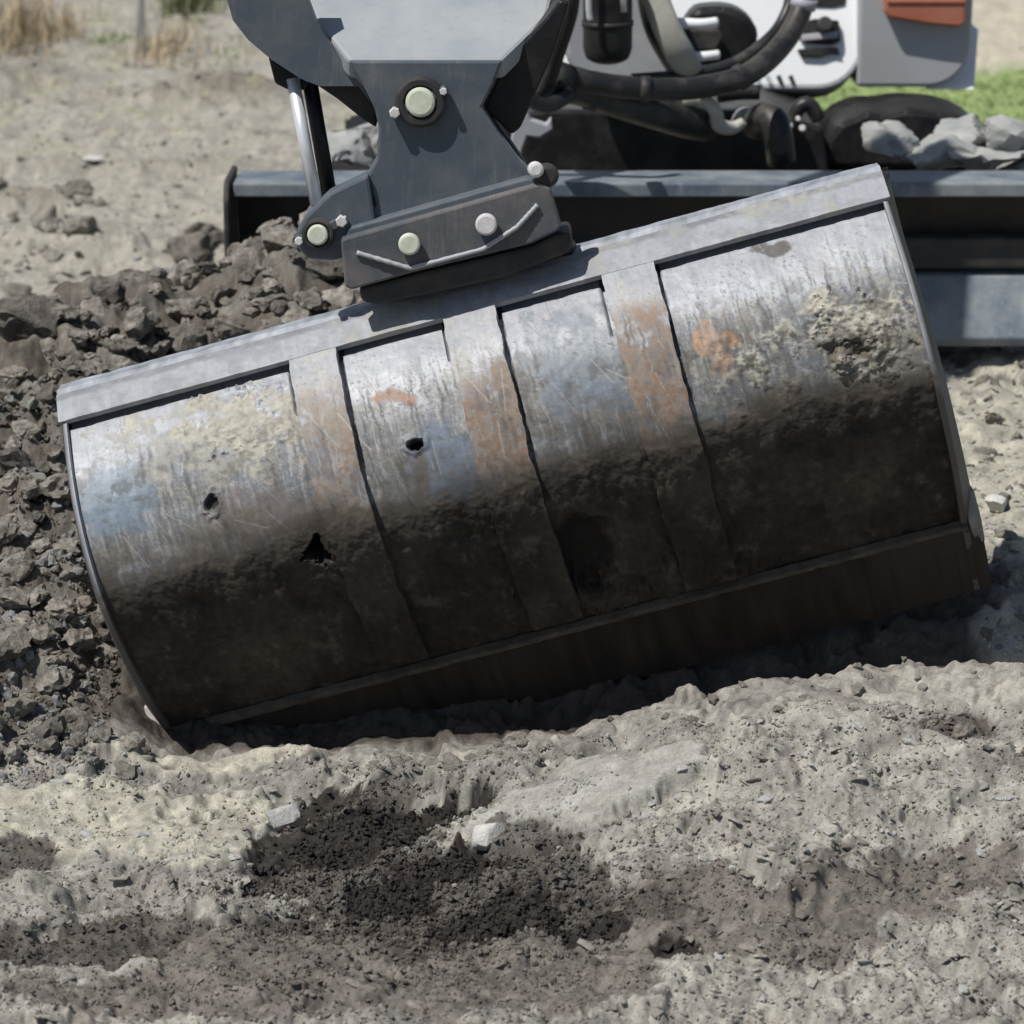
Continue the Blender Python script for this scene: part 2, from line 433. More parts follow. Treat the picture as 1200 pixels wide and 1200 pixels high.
def ground(x, y):
    """height and colour of the ground at arrays x, y"""
    z = base_z(x, y)
    near = 1 - sm((y - 5.2) / 4.0)
    d1 = fbm(x * 7, y * 7, 5, .55, 4)
    loose = sm((-.28 - x + .12 * fbm(x * 3, y * 3, 3, .5, 3)) / .2) * sm((y - 4.0) / .15) * (1 - sm((y - 5.45 - .5 * (x + .8).clip(-.5, .5) + .1 * fbm(x * 4, y * 4, 3, .5, 6)) / .12))
    loose = np.maximum(loose, .9 * sm((.05 - x) / .2) * sm((y - 4.45) / .2) * (1 - sm((y - 5.8) / .2)))
    loose = loose * (1 - sm((x + .66) / .08) * (1 - sm((y - 4.3) / .1)))
    ta, ia, ea = flakes(x, y, 6.5, 201)
    tb, ib, eb = flakes(x, y * 1.25, 17, 211)
    tc, ic, ec = flakes(x, y * 1.15, 42, 221, .45)
    td, id_, ed = flakes(x, y, 95, 231, .4)
    d3 = fbm(x * 60, y * 60, 3, .55, 14)
    def patch(lst, seed, warp=.4, cell=.5):
        m = blobs(x, y, lst, seed, warp)
        return sm((m + cell * (.6 * (ib - .5) + .5 * (ic - .5) + .35 * (ia - .5)) - .36) / .22)
    dark = patch(DARK, 11, .5); black = patch(BLACK, 21, .6, .7); brownp = patch(BROWN, 27, .6, .9)
    pale = patch(PALE, 31, .5) * (1 - .9 * dark) * (1 - .6 * brownp); slab = sm((blobs(x, y, SLAB, 37, .45) + .35 * (ib - .5) + .3 * (ic - .5) - .45) / .25)
    pale = pale * (1 - slab)
    chalk = patch(CHALK, 33, .6, .9) * (1 - slab) * (1 - dark)
    sdark, sblack = blobs(x, y, DARK, 11, .5), blobs(x, y, BLACK, 21, .5)
    rough = np.clip(.65 + .9 * fbm(x * 3.3, y * 3.3, 3, .5, 71), .2, 1.3)
    crust = np.clip(1 - .8 * dark - .75 * loose - .5 * brownp, 0, 1)
    calm = (1 - .45 * pale) * (1 - .85 * slab)
    z = z + .018 * fbm(x * 1.7, y * 1.7, 3, .5, 1) + .016 * d1 * (1 - .6 * slab)
    z = z + near * crust * calm * (.021 * (ia - .5) + .016 * ta - .007 * sm((.10 - ea) / .10) * rough)
    z = z + near * calm * rough * (.30 + .70 * crust) * (.0085 * (ib - .5) + .0085 * tb)
    z = z + near * calm * rough * (.0045 * (ic - .5) + .0058 * tc)
    z = z + near * calm * (.0022 * (id_ - .5) + .0030 * td) * (.5 + .5 * rough)
    z = z + near * .0010 * d3 * (1 - .6 * slab)
    z = z - near * .010 * (ic > .88) * (.3 + rough) * sm((ec - .05) / .2) * (1 - slab) * (1 - .5 * pale)      # plates fallen out
    z = z + loose * (.020 * (ib - .5) + .016 * tb + .02 * d1)
    z = z + dark * (.008 * (ic - .5) + .006 * tc + .004 * (id_ - .5)) - .017 * sblack - .012 * sdark
    z = z + pale * .012 + slab * .013
    farf = sm((y - 5.8) / 1.2)
    z = z + farf * (.030 * fbm(x * .8, y * 2.4, 4, .5, 51) + .012 * ridged(x * 1.4, y * 6, 4, .55, 55) + .006 * (ib - .5) + .006 * tb)
    bank = np.zeros(x.shape)
    for px, py, a, b, h in [(265, 122, .42, .22, .085), (90, 120, .45, .25, .03), (20, 95, .3, .3, .05), (25, 240, .22, .14, .06), (110, 290, .3, .2, .05), (200, 210, .8, .1, .03), (215, 165, .5, .12, .03)]:
        cx, cy = G(px, py)
        d = np.hypot((x - cx) / a + .25 * d1, (y - cy) / b + .2 * d1)
        bank = np.maximum(bank, h * sm(1.15 - d))
    z = z + bank
    # ---- colours (the soil's own, plus shade under the bucket)
    n1 = fbm(x * 5, y * 5, 5, .6, 81); n2 = fbm(x * 40, y * 40, 4, .6, 85); n3 = fbm(x * 16, y * 16, 4, .6, 88); n4 = fbm(x * 120, y * 110, 2, .6, 95)
    fk = .30 * (ib - .5) + .34 * (ic - .5) + .26 * (id_ - .5)
    c = np.empty(x.shape + (3,))
    sand, grey, clay = np.array([.305, .288, .252]), np.array([.222, .211, .189]), np.array([.385, .366, .30])
    brown, dk, blk = np.array([.098, .085, .071]), np.array([.080, .070, .062]), np.array([.030, .026, .023])
    t = sm(.40 + n1 * .5 + fk)[..., None]
    c[:] = grey * (1 - t) + sand * t
    c = c * (1 + .20 * n2 + .18 * n3 + .18 * n4 + .5 * fk)[..., None]
    def mixin(col, k, amt=.25):
        nonlocal c
        k = np.clip(k, 0, 1)[..., None]
        c = c * (1 - k) + col * (1 + amt * n2 + amt * .6 * n3 + .6 * amt * n4 + 1.6 * amt * fk)[..., None] * k
    mixin(np.array([.335, .315, .268]), farf * sm((1.2 - x) / .6) * .85, .18)
    mixin(np.array([.345, .328, .285]), chalk * (.55 + .3 * n3), .2)
    mixin(clay * 1.06, pale * (.85 + .25 * n3), .18)
    mixin(np.array([.132, .116, .102]), brownp * .85, .3)
    mixin(np.array([.335, .325, .295]), slab * (.85 + .3 * n3), .14)
    mixin(brown, loose * (.75 + .5 * n3), .35)
    mixin(dk, dark * np.clip(.9 + .3 * n3 + .2 * n2, 0, 1), .4)
    mixin(blk, black * .95, .3)
    mixin(np.array([.16, .14, .112]), np.clip(bank * 9, 0, .75) * sm((y - 7.6) / .4), .3)
    greenish = sm((n1 - .25) / .4) * farf * sm(-x / .2) * sm((y - 8.3) / 1.0)
    mixin(np.array([.29, .29, .17]), greenish * .35)
    mixin(np.array([.46, .42, .335]), sm((y - 10.2) / .4) * sm((x - .3) / .5), .06)
    mixin(np.array([.25, .32, .13]), sm((y - 8.6) / .3) * (1 - sm((y - 10.3) / .3)) * sm((x - .25) / .4), .15)
    # contact shade under the bucket, put into the hollow's earth colour
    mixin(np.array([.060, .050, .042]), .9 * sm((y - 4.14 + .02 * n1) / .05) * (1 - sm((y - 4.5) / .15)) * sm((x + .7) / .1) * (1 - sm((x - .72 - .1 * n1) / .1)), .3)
    return z, c
def build_ground():
    ang = np.concatenate([np.linspace(42, 28.6, 12)[:-1], 17.5 + np.degrees(np.arctan((np.linspace(1225, -8, 920) - 600) / FPX)),
                          np.geomspace(7.2, .12, 40)])
    yy = 1.66 / np.tan(np.radians(ang))
    w1, w2 = np.linspace(.195, .50, 78)[1:], np.geomspace(.51, 3.2, 28)
    s = np.concatenate([-w2[::-1], -w1[::-1], np.linspace(-.195, .195, 500), w1, w2])
    Y = np.repeat(yy, len(s)); X = np.tile(s, len(yy)) * Y
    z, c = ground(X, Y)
    def soften(a, n, lead):
        a = a.reshape(len(yy), len(s), -1).copy()
        for _ in range(n):
            a[1:-1] = .25 * a[:-2] + .5 * a[1:-1] + .25 * a[2:]
            a[:, 1:-1] = .25 * a[:, :-2] + .5 * a[:, 1:-1] + .25 * a[:, 2:]
        return a.reshape(lead)
    zs = soften(z, 2, -1)
    z = zs + .85 * (soften(z, 1, -1) - zs)                      # edges weathered, not knife sharp
    fade = 1 - sm((Y - 40) / 60)
    z = z * fade
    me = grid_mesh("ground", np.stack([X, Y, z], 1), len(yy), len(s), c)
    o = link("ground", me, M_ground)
    tag(o, "uneven grey and brown earth with pale clay patches and dark loose soil", kind="structure")
build_ground()
def gz(x, y):
    return float(ground(np.array([float(x)]), np.array([float(y)]))[0][0])

# ================================================================== THE BUCKET
PHI = .2713
ORG = P(546.5, 341, 4.27)
BU = Vector((math.cos(PHI), 0, math.sin(PHI)))       # along the width
BV = Vector((0, 1, 0))                               # depth
BW = Vector((-math.sin(PHI), 0, math.cos(PHI)))      # up
BM_ = np.array([BU, BV, BW])
ORGA = np.array(ORG)
HALF = .632
# side profile (depth, height), from the top edge over the belly to the ridge above the cutting edge
ctrl = [(.0, .0), (-.050, -.036), (-.105, -.082), (-.150, -.135), (-.178, -.195), (-.185, -.255), (-.168, -.325), (-.130, -.405), (-.080, -.480), (-.030, -.545)]
pp = smooth_path([Vector((0, a, b)) for a, b in ctrl], 16)
prof = np.array([(p.y, p.z) for p in pp])
dp = np.gradient(prof, axis=0); dp /= np.linalg.norm(dp, axis=1)[:, None]
pn = np.stack([dp[:, 1], -dp[:, 0]], 1)              # outward (towards the viewer / up)
pn *= np.where((pn @ np.array([-1, .3]))[:, None] > 0, 1, -1)
imgd = -(prof[:, 0] * SP + prof[:, 1] * math.cos(PHI) * CP)
pt = (imgd - imgd[0]) / (imgd[-1] - imgd[0])         # 0 at the top edge, 1 at the ridge
def at_t(t, arr):
    return np.stack([np.interp(t, pt, arr[:, k]) for k in range(2)], -1)
def bpos(u, t, off):
    p = at_t(t, prof) + at_t(t, pn) * off[..., None]
    loc = np.stack([u, p[..., 0], p[..., 1]], -1)
    return ORGA + loc @ BM_
BAND_T = .082
STRAPS = [(-.281, -.208), (-.041, .039), (.203, .283)]
def todraw(u, t):                                     # a flat drawing of the outside, in photo units
    f = (u + HALF) / (2 * HALF)
    return 75 + f * 955 + t * 108, 462 - f * 256 + t * 398
scr = [(rnd.uniform(110, 1080), rnd.uniform(-.02, .52), rnd.gauss(62, 26), rnd.uniform(8, 60), rnd.uniform(.3, 1.2), rnd.random()) for _ in range(260)]
def bucket_paint(u, t, kind):
    X, Yp = todraw(u, t)
    n0 = fbm(X / 130, Yp / 130, 4, .55, 101); n1 = fbm(X / 34, Yp / 34, 5, .6, 105); n2 = fbm(X / 9, Yp / 9, 4, .6, 109)
    nst = fbm(X / 60 + n0, Yp / 13 + .27 * X / 13, 4, .6, 113)       # streaks along the width
    c = np.empty(u.shape + (3,)); r = np.full(u.shape, .42)
    steel, blue, dust = np.array([.335, .348, .378]), np.array([.115, .14, .175]), np.array([.40, .385, .33])
    dirt, wet, rust = np.array([.056, .046, .037]), np.array([.030, .026, .023]), np.array([.215, .152, .112])
    c[:] = steel * (1 + .10 * n1 + .10 * n0)[..., None]
    def mixin(col, k, rr=None, amt=.25):
        nonlocal c, r
        k = np.clip(k, 0, 1)
        if rr is not None: r = r * (1 - k) + rr * k
        k = k[..., None]
        c = c * (1 - k) + col * (1 + amt * n2 + amt * n1)[..., None] * k
    def spot(cx, cy, a, b, w=.5, s=0):
        d = np.hypot((X - cx) / a + w * n1, (Yp - cy) / b + w * fbm(X / 30 + 7 + s, Yp / 30, 4, .6, 117))
        return sm((1.3 - d) / .6)
    n3 = fbm(X / 75 + 5, Yp / 45, 5, .6, 121)
    fl = .5 + .5 * np.clip(n1 * .8 + n2 * .5, -1, 1)
    mid = sm((t - .225 + .03 * n0 + .045 * n1 + .02 * n2) / .10)
    c *= (1 + .10 * np.exp(-((t - .19) / .035) ** 2))[..., None]  # sheen at the plate's bend, put into the colour
    mid_grey = np.array([.105, .104, .102])  # darker grey across the middle of the profile
    mixin(mid_grey, mid * (.80 + .35 * n3 + .15 * n2 + .12 * (u > .0)), .6, .2)
    mixin(blue, mid * sm(.42 + n0 * .9) * .55, .45, .2)
    mixin(dust * .85, sm(.12 + n3 * .8 + n2 * .5 + (t - .33)) * .55 * sm((t - .14) / .1), .85, .2)
    mixin(dust, .3 * sm((nst - .1) / .9) * sm((t - .14) / .1), .85, .15)
    mixin(np.array([.13, .125, .12]), sm((n2 + .6 * n3 - .35) / .5) * mid * .6, .8, .2)
    run = fbm(u * 150 + .6 * n1, t * 4.0 + u * 3, 4, .6, 151); chip = fbm(X / 4.5, Yp / 4.5, 3, .6, 155)
    below = sm((t - .15) / .12)
    c = c * (1 + .26 * run * below + .10 * run)[..., None]
    mixin(np.array([.40, .40, .385]), sm((run - .42) / .25) * below * .45, .6, .1)
    mixin(np.array([.085, .082, .080]), sm((-run - .38) / .25) * below * .55, .7, .1)
    mixin(np.array([.10, .095, .09]), sm((chip + .5 * n1 - .68) / .1) * .5 * sm((t - .05) / .1), .7, .1)
    # rust where straps rub
    if kind == 'strap':
        mixin(dust * 1.02, .45 * sm(.5 + n1), .8, .2)
        mixin(rust, sm((t - .22 + .05 * n0 - .10 * (u < -.1) * -1 + .08 * (u > .1)) / .09) * (.62 + .4 * n1 + .3 * n2) * np.where(u < -.1, .6, 1.0), .8, .3)
        mixin(np.array([.15, .10, .07]), sm((n2 + n1 * .6 - .2) / .4) * sm((t - .28) / .1) * .6, .85)
    if kind == 'shell':
        mixin(np.array([.42, .40, .335]), sm((spot(300, 490, 85, 40, .9) + .5 * fbm((X - .35 * Yp) / 55, (Yp + .3 * X) / 11, 4, .55, 131) - .45) / .4) * .9, .95, .12)
        mixin(np.array([.36, .345, .295]), spot(250, 520, 110, 40, .9) * .6, .95, .2)
        mixin(np.array([.155, .21, .265]), spot(150, 580, 50, 38, .4) * .8, .45, .1)
        mixin(np.array([.135, .185, .255]), spot(540, 540, 45, 50, .4) * .75, .42, .1)
        mixin(np.array([.14, .17, .205]), spot(700, 420, 70, 60, .6) * .7, .45, .15)
        mixin(np.array([.17, .135, .12]), spot(330, 600, 70, 30, .6) * .6, .7)
        mixin(np.array([.33, .19, .105]), spot(850, 402, 22, 22, .8) * (.6 + .4 * n2), .8, .3)
        mixin(np.array([.36, .20, .13]), spot(478, 462, 24, 9, .6) * .7, .8, .3)
        mixin(np.array([.39, .37, .31]), spot(1010, 390, 52, 45, .8) * .95, .95, .25)
        mixin(np.array([.37, .355, .31]), spot(1020, 455, 60, 40, .8) * .7, .95, .25)
        mixin(np.array([.36, .345, .29]), sm((n1 + .6 * n2 + .05) / .6) * sm((X - 820) / 60) * sm((t - .25) / .1) * .75, .9, .2)
        mixin(np.array([.10, .085, .062]), spot(990, 408, 34, 14, 1.0) * .9, .95, .4)
        mixin(np.array([.095, .085, .075]), sm((n1 * .7 - n2 * .7 - .16) / .3) * sm((X - 830) / 60) * sm((t - .3) / .08) * .8, .95)
        mixin(np.array([.15, .14, .12]), sm((-n1 - .6 * n2 - .15) / .5) * sm((t - .18) / .1) * .45, .9)
        mixin(np.array([.09, .078, .066]), spot(910, 290, 20, 7, .9) * .8, .9)
    # scratches
    for x0, t0, ang, ln, w, b in scr:
        y0 = 462 - (x0 - 75) / 955 * 256 + t0 * 398
        a = math.radians(ang)
        dx, dy = math.cos(a), math.sin(a)
        s = (X - x0) * dx + (Yp - y0) * dy; d = np.abs(-(X - x0) * dy + (Yp - y0) * dx + .0006 * (s - ln / 2) ** 2)
        k = sm((w - d) / .8) * ((s > 0) & (s < ln)) * .45
        if k.max() > 0: mixin(np.array([.46, .45, .42]) if b > .35 else np.array([.13, .12, .115]), k, .5, .1)
    # caked dirt on the belly, with the underside's shade put into its dark colour
    dirt_shade = t - .545 + .016 * n0 + .018 * n1 + .014 * n2 + .012 * np.sin(u * 15 + .6)
    mixin(np.array([.098, .084, .070]), sm((dirt_shade + .17) / .17) * (.5 + .5 * n3 + .3 * n2), .95, .3)
    mixin(dirt, sm((dirt_shade + .05) / .10) * (.97 + .08 * n1), .97, .28)
    mixin(wet, sm(dirt_shade / .10) * sm(n0 * 1.1 + .45 + (t - .6)), .9, .35)
    mixin(np.array([.085, .070, .055]), sm(dirt_shade / .06) * sm((n1 * .8 + .5 * n3 + .35 * n2 - .3) / .7) * .6, .97, .25)
    if kind == 'shell':
        mixin(np.array([.012, .010, .009]), spot(690, 640, 42, 48, .3) * .97, .95, .2)
        tri = np.minimum(np.minimum((X - 366) * .85 + (Yp - 652) * .5 + 3, (652 - Yp) + 3 + .1 * (X - 383)), (402 - X) * .9 + (Yp - 640) * .3)
        mixin(np.array([.012, .011, .010]), sm((tri + 3 * n2 + 4 * n1 - 3) / 4 + .2), .95, .1)
        mixin(np.array([.012, .011, .010]), spot(504, 517, 9, 7, .2), .95, .1)
        mixin(np.array([.11, .09, .07]), spot(510, 548, 9, 30, .3) * .8, .95, .2)
        mixin(np.array([.02, .018, .016]), spot(266, 586, 8, 10, .4) * .9, .95, .1)
        mixin(np.array([.02, .018, .016]), spot(965, 590, 12, 8, .4) * .9, .95, .1)
    if kind == 'band':
        mixin(np.array([.15, .165, .185]), sm((.026 - t + .006 * n1 + .004 * n2) / .012) * .8, .5, .2)  # darker upper edge: shading of the lip's rounding, put into the colour
        mixin(np.array([.16, .155, .15]), sm((n1 + .6 * n2 - .35) / .4) * .6, .7, .2)
        mixin(np.array([.34, .325, .28]), sm((n0 + n2 * .5 + .5 * n3 - .3) / .4) * .5, .9, .1)
        mixin(np.array([.225, .236, .256]), sm(.55 + n1 + .4 * n0) * .8, .5, .12)
        mixin(dust * .9, sm((n0 + .5 * n1 - .1) / .5) * .5, .85, .1)
    return c, r
def bucket_relief(u, t, kind):
    X, Yp = todraw(u, t)
    n1 = fbm(X / 34, Yp / 34, 5, .6, 105); n2 = fbm(X / 9, Yp / 9, 4, .6, 109); n0 = fbm(X / 130, Yp / 130, 4, .55, 101)
    def spot(cx, cy, a, b, w=.5):
        d = np.hypot((X - cx) / a + w * n1, (Yp - cy) / b + w * n2)
        return sm((1.3 - d) / .6)
    dirt_shade = sm((t - .545 + .016 * n0 + .018 * n1 + .012 * np.sin(u * 15 + .6)) / .05)
    h = .0012 * n0 + .0005 * n1 + dirt_shade * (.0016 + .0016 * n1 + .0005 * n2)
    if kind == 'shell':
        h += spot(310, 485, 62, 30, .7) * (.003 + .003 * n1 + .0007 * n2) + spot(1010, 390, 50, 42, .5) * (.004 + .007 * n1 + .0005 * n2)
        h -= spot(990, 408, 26, 9, .5) * .010
        tri = np.minimum(np.minimum((X - 366) * .85 + (Yp - 652) * .5 + 3, (652 - Yp) + 3 + .1 * (X - 383)), (402 - X) * .9 + (Yp - 640) * .3)
        h -= sm((tri + 3 * n2 + 4 * n1 - 3) / 5 + .1) * .05
        h += spot(504, 517, 15, 12, .3) * .004 + spot(266, 586, 13, 15, .4) * .003
        h -= spot(504, 517, 8, 6, .35) * .034 + spot(266, 586, 7, 9, .3) * .012
        h -= spot(690, 640, 36, 40, .25) * .010
        h += spot(690, 690, 60, 22, .6) * .008 + spot(830, 670, 60, 30, .6) * .006
        h += sm((X - 820) / 60) * sm((t - .28) / .1) * np.clip(n1 + .1 * n2, 0, 1) * .003 * (1 - dirt_shade)
        # pressed slot down the upper right side of each panel
        for a, b in STRAPS:
            h -= .012 * sm((u - (a - .0065)) / .002) * (u < a + .003) * sm((.215 + .03 * n1 + .03 * math.sin(a * 40) - t) / .01)
            h -= .012 * sm((b + .0062 + .0012 * n1 - u) / .002) * (u > b - .003) * sm((.50 + .1 * n1 - t) / .16)
        free = np.ones(u.shape)
        for a, b in STRAPS: free = free * ((u < a) | (u > b))
        h -= .016 * sm((BAND_T + .0125 + .0008 * n1 - t) / .004) * free
    return h
bucket = thing("grading_bucket", ORG, "tilted grey steel grading bucket with rusty straps and mud-caked belly", "excavator bucket")
def sheet(name, u0, u1, t0, t1, nu, nt_, off, kind, edge=True, back=.014, fn=None):
    """curved plate on the bucket's outside, with its four edges turned down"""
    us, ts = np.linspace(u0, u1, nu), np.linspace(t0, t1, nt_)
    if edge:
        us = np.concatenate([[u0], us, [u1]]); ts = np.concatenate([[t0], ts, [t1]])
    U, T = np.meshgrid(us, ts)
    o = np.full(U.shape, off) + bucket_relief(U, T, kind)
    if fn is not None: U = fn(U, T)
    if edge:
        m = np.zeros(U.shape, bool); m[0] = m[-1] = True; m[:, 0] = m[:, -1] = True
        o[m] = off - back
    V = bpos(U.ravel(), T.ravel(), o.ravel())
    c, r = bucket_paint(U.ravel(), T.ravel(), kind)
    me = grid_mesh(name, V, len(ts), len(us), c, r)
    me.set_sharp_from_angle(angle=math.radians(50))
    ob = link(name, me, M_bucket, bucket)
    return ob
sheet("shell", -HALF, HALF, 0, 1.0, 620, 330, 0.0, 'shell', True, .012)
sheet("top_band", -HALF - .012, HALF + .012, -.0, BAND_T, 300, 24, .0165, 'band', True, .010)
jit = lambda s: (lambda U, T: U + .003 * fbm(T * 14 + s, T * 0 + s, 3, .5, 140))
for i, (a, b) in enumerate(STRAPS):
    tag(sheet("wear_strap", a, b, BAND_T - .003, 0.965, 46, 260, .0158, 'strap', True, .015, jit(i * 5.3)), ["dusty wear strap, pink-brown half way down", None, "rustiest wear strap, orange-brown"][i])
# top lip: the thickness of the top edge
def along(name, pts, u0, u1, col, rough=.5, seed=0, n=260, mat=None, paintfn=None):
    """straight bar along the width with the given closed section (depth,height)"""
    us = np.linspace(u0, u1, n)
    pts = np.array(pts + [pts[0]])
    U = np.repeat(us, len(pts)); S = np.tile(np.arange(len(pts)), n)
    nz = fbm(U * 16, S * .7, 4, .6, seed)
    if name == 'cutting_edge':                       # nicks and stuck soil
        nick = np.clip(fbm(U * 26, S * .35, 4, .6, 260) - .25, 0, 1)
        pts = pts.copy()
    else: nick = 0 * U
    loc = np.stack([U, pts[S, 0] + .0008 * nz - .012 * nick, pts[S, 1] + 0.0009 * fbm(U * 22, S * .9 + 5, 4, .6, seed + 3)], 1)
    V = ORGA + loc @ BM_
    n2 = fbm(U * 30, S * 1.3, 5, .65, seed + 9)
    c = np.array(col) * (1 + .35 * nz + .35 * n2)[:, None]
    if paintfn: c = paintfn(U, S, c, nz, n2)
    me = grid_mesh(name, V, n, len(pts), c, np.full(len(U), rough))
    me.set_sharp_from_angle(angle=math.radians(40))
    # end caps
    bm = bmesh.new(); bm.from_mesh(me); bm.verts.ensure_lookup_table()
    k = len(pts)
    bm.faces.new([bm.verts[j] for j in range(k - 1)]); bm.faces.new([bm.verts[(n - 1) * k + j] for j in range(k - 1)][::-1])
    bmesh.ops.recalc_face_normals(bm, faces=bm.faces)
    bm.to_mesh(me); bm.free()
    return link(name, me, M_bucket, bucket)
along("top_lip", [(-.006, .008), (.004, .0175), (.05, .014), (.05, -.012), (.006, -.012)], -HALF - .012, HALF + .012, (.29, .31, .345), .55, 200)
# ridge above the cutting edge, the edge itself
rv, rw = prof[-1]
along("edge_ridge", [(rv - .010, rw + .006), (rv - .018, rw - .002), (rv - .015, rw - .010), (rv + .03, rw - .016), (rv + .03, rw + .004)], -HALF - .008, HALF + .010, (.085, .073, .06), .9, 210)
def ce(U, S, c, a, b):
    k = sm((U - .42 + .1 * a) / .1)[:, None] * .6
    return c * (1 - k) + np.array([.06, .046, .037]) * k
along("cutting_edge", [(rv - .010, rw - .010), (rv + .024, rw - .075), (rv + .068, rw - .142), (rv + .084, rw - .144), (rv + .082, rw - .06), (rv + .04, rw - .012)], -HALF - .006, HALF + .030, (.034, .028, .023), .95, 220, 500, paintfn=ce)
# inner skin of the scoop and the two cheeks
tt = np.linspace(0, 1, 24)
U, T = np.meshgrid(np.linspace(-HALF, HALF, 12), tt)
V = bpos(U.ravel(), T.ravel(), np.full(U.size, -.058))
link("inner_skin", grid_mesh("inner_skin", V, 24, 12, np.tile(np.array([.14, .12, .10]), (len(V), 1)), np.full(len(V), .9)), M_bucket, bucket)
def cheek(side):
    ts = np.linspace(0, 1, 60)
    f = at_t(ts, prof) + at_t(ts, pn) * .011
    f = np.vstack([f, [rv - .010, rw - .02], [rv + .02, rw - .075], [rv + .062, rw - .138]])
    n = len(f); k = np.linspace(0, 1, n)
    flare = .012 + .020 * k ** 2
    cols = []
    bkv = np.interp(k, [0, .1, .5, 1], [.035, .10, .22, .26])
    rows = [  # (u offset, depth)
        (np.full(n, -.001), f[:, 0] + .012), (np.full(n, .0), f[:, 0]), (np.full(n, .006) + .003 * k, f[:, 0] + .001),
        (flare * .75 + .006, np.minimum(f[:, 0] + .045, bkv - .004)), (flare + .012, f[:, 0] * .3 + bkv * .7), (flare + .012, bkv), (flare - .002, bkv), (np.full(n, -.001), np.minimum(f[:, 0] + .06, bkv - .01))]
    V, C = [], []
    for q, (uo, dv) in enumerate(rows):
        u = side * (HALF + .001 + uo)
        loc = np.stack([u, dv, f[:, 1]], 1)
        V.append(ORGA + loc @ BM_)
        m = fbm(k * 9, np.full(n, q * .9), 4, .6, 230 + q)
        base = np.array([.33, .345, .37]) if q < 2 else np.array([.062, .061, .063])  # pale rim, dark outer face: the end's shade put into the colour
        low = sm((k - .48 + .1 * m) / .08)[:, None]
        C.append((base * (1 - low) + np.array([.10, .094, .088]) * low) * (1 + .3 * m)[:, None])
    me = grid_mesh("side_plate", np.vstack(V), len(rows), n, np.vstack(C), np.full(len(rows) * n, .6))
    me.set_sharp_from_angle(angle=math.radians(40))
    link("side_plate", me, M_bucket, bucket)
cheek(1); cheek(-1)
# worn side plate toes: sunlight put into the left one's colour, right grey
def toe(side, col):
    bm = bmesh.new()
    a = [(-.010, rw + .05), (-.018, rw + .0), (.008, rw - .045), (.03, rw - .04), (.03, rw + .045)]
    u = side * (HALF + .012)
    pts = [ORG + BU * u + BV * (rv + p) + BW * q for p, q in a]
    return from_bm("side_cutter", prism_bm(pts, BU * side * .020, .004), col, bucket)
toe(-1, mat_worn("sunlit_toe_steel", (.62, .60, .56), (.45, .42, .38), 30, (.4, .7), (.5, .8)))
toe(1, mat_worn("rubbed_grey_steel", (.30, .29, .28), (.20, .18, .16), 30, (.4, .7), (.5, .8)))

# ================================================================== THE TILT COUPLER
YH = 4.24
cp = thing("tilt_coupler", P(530, 330, YH), "slate grey tilt coupler with round pin heads on top of the bucket", "excavator coupler")
head = [(409, 71), (589, 71), (578, 100), (565, 126), (584, 156), (608, 188), (626, 206), (648, 270), (404, 330), (402, 300), (420, 262), (440, 240),
        (430, 206), (441, 186), (444, 150), (439, 128), (424, 98)]
plate("head_plate", head, YH, .035, M_slate, cp, .004)
# the plate bends back above the pin: broad shoulder, sunlight put into its paint
pts = [P(408, 70, YH + .002), P(590, 70, YH + .002), P(641, 20, YH + .10), P(646, 0, YH + .14), P(655, -150, YH + .42), P(335, -150, YH + .42), P(359, 0, YH + .14), P(372, 24, YH + .09)]
n_ = (pts[1] - pts[0]).cross(pts[6] - pts[0]).normalized()
if n_.y < 0: n_ = -n_
def planar(pts, n):
    c = pts[0]
    return [p - n * (p - c).dot(n) for p in pts]
from_bm("shoulder_plate", prism_bm(planar(pts, n_), n_ * .035, .006), M_slate_lit, cp)
# lobe that holds the tilt cylinder's lower pin
lobe = [(432, 204), (386, 226), (359, 252), (346, 274), (349, 292), (362, 304), (390, 306), (412, 300), (440, 260)]
plate("cylinder_lug", lobe, YH - .012, .04, M_slate, cp, .005)
# side guard of the stick at the left
guard = [(262, -60), (266, 0), (273, 24), (291, 47), (318, 70), (352, 92), (374, 101), (420, 101), (434, 120), (441, 133), (424, 100), (409, 84), (372, 30), (360, -2), (352, -60)]
plate("side_guard", guard, YH + .03, .03, M_slate, cp, .004)
plate("guard_stop", [(314, 66), (352, 90), (362, 99), (358, 106), (338, 106), (322, 98)], YH + .065, .06, M_black, cp, .004)
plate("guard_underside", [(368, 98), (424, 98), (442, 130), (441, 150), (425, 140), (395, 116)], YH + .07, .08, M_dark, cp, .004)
# tilt cylinder
tc_ = tube("tilt_cylinder", [P(363, 95, YH + .09), P(388, 240, YH + .06)], 9 * mpp(YH), M_black, cp, 20, 3)
tube("piston_rod", [P(343, 92, YH + .06), P(371, 240, YH + .02)], 7.5 * mpp(YH), M_chrome, tc_, 20, 3)
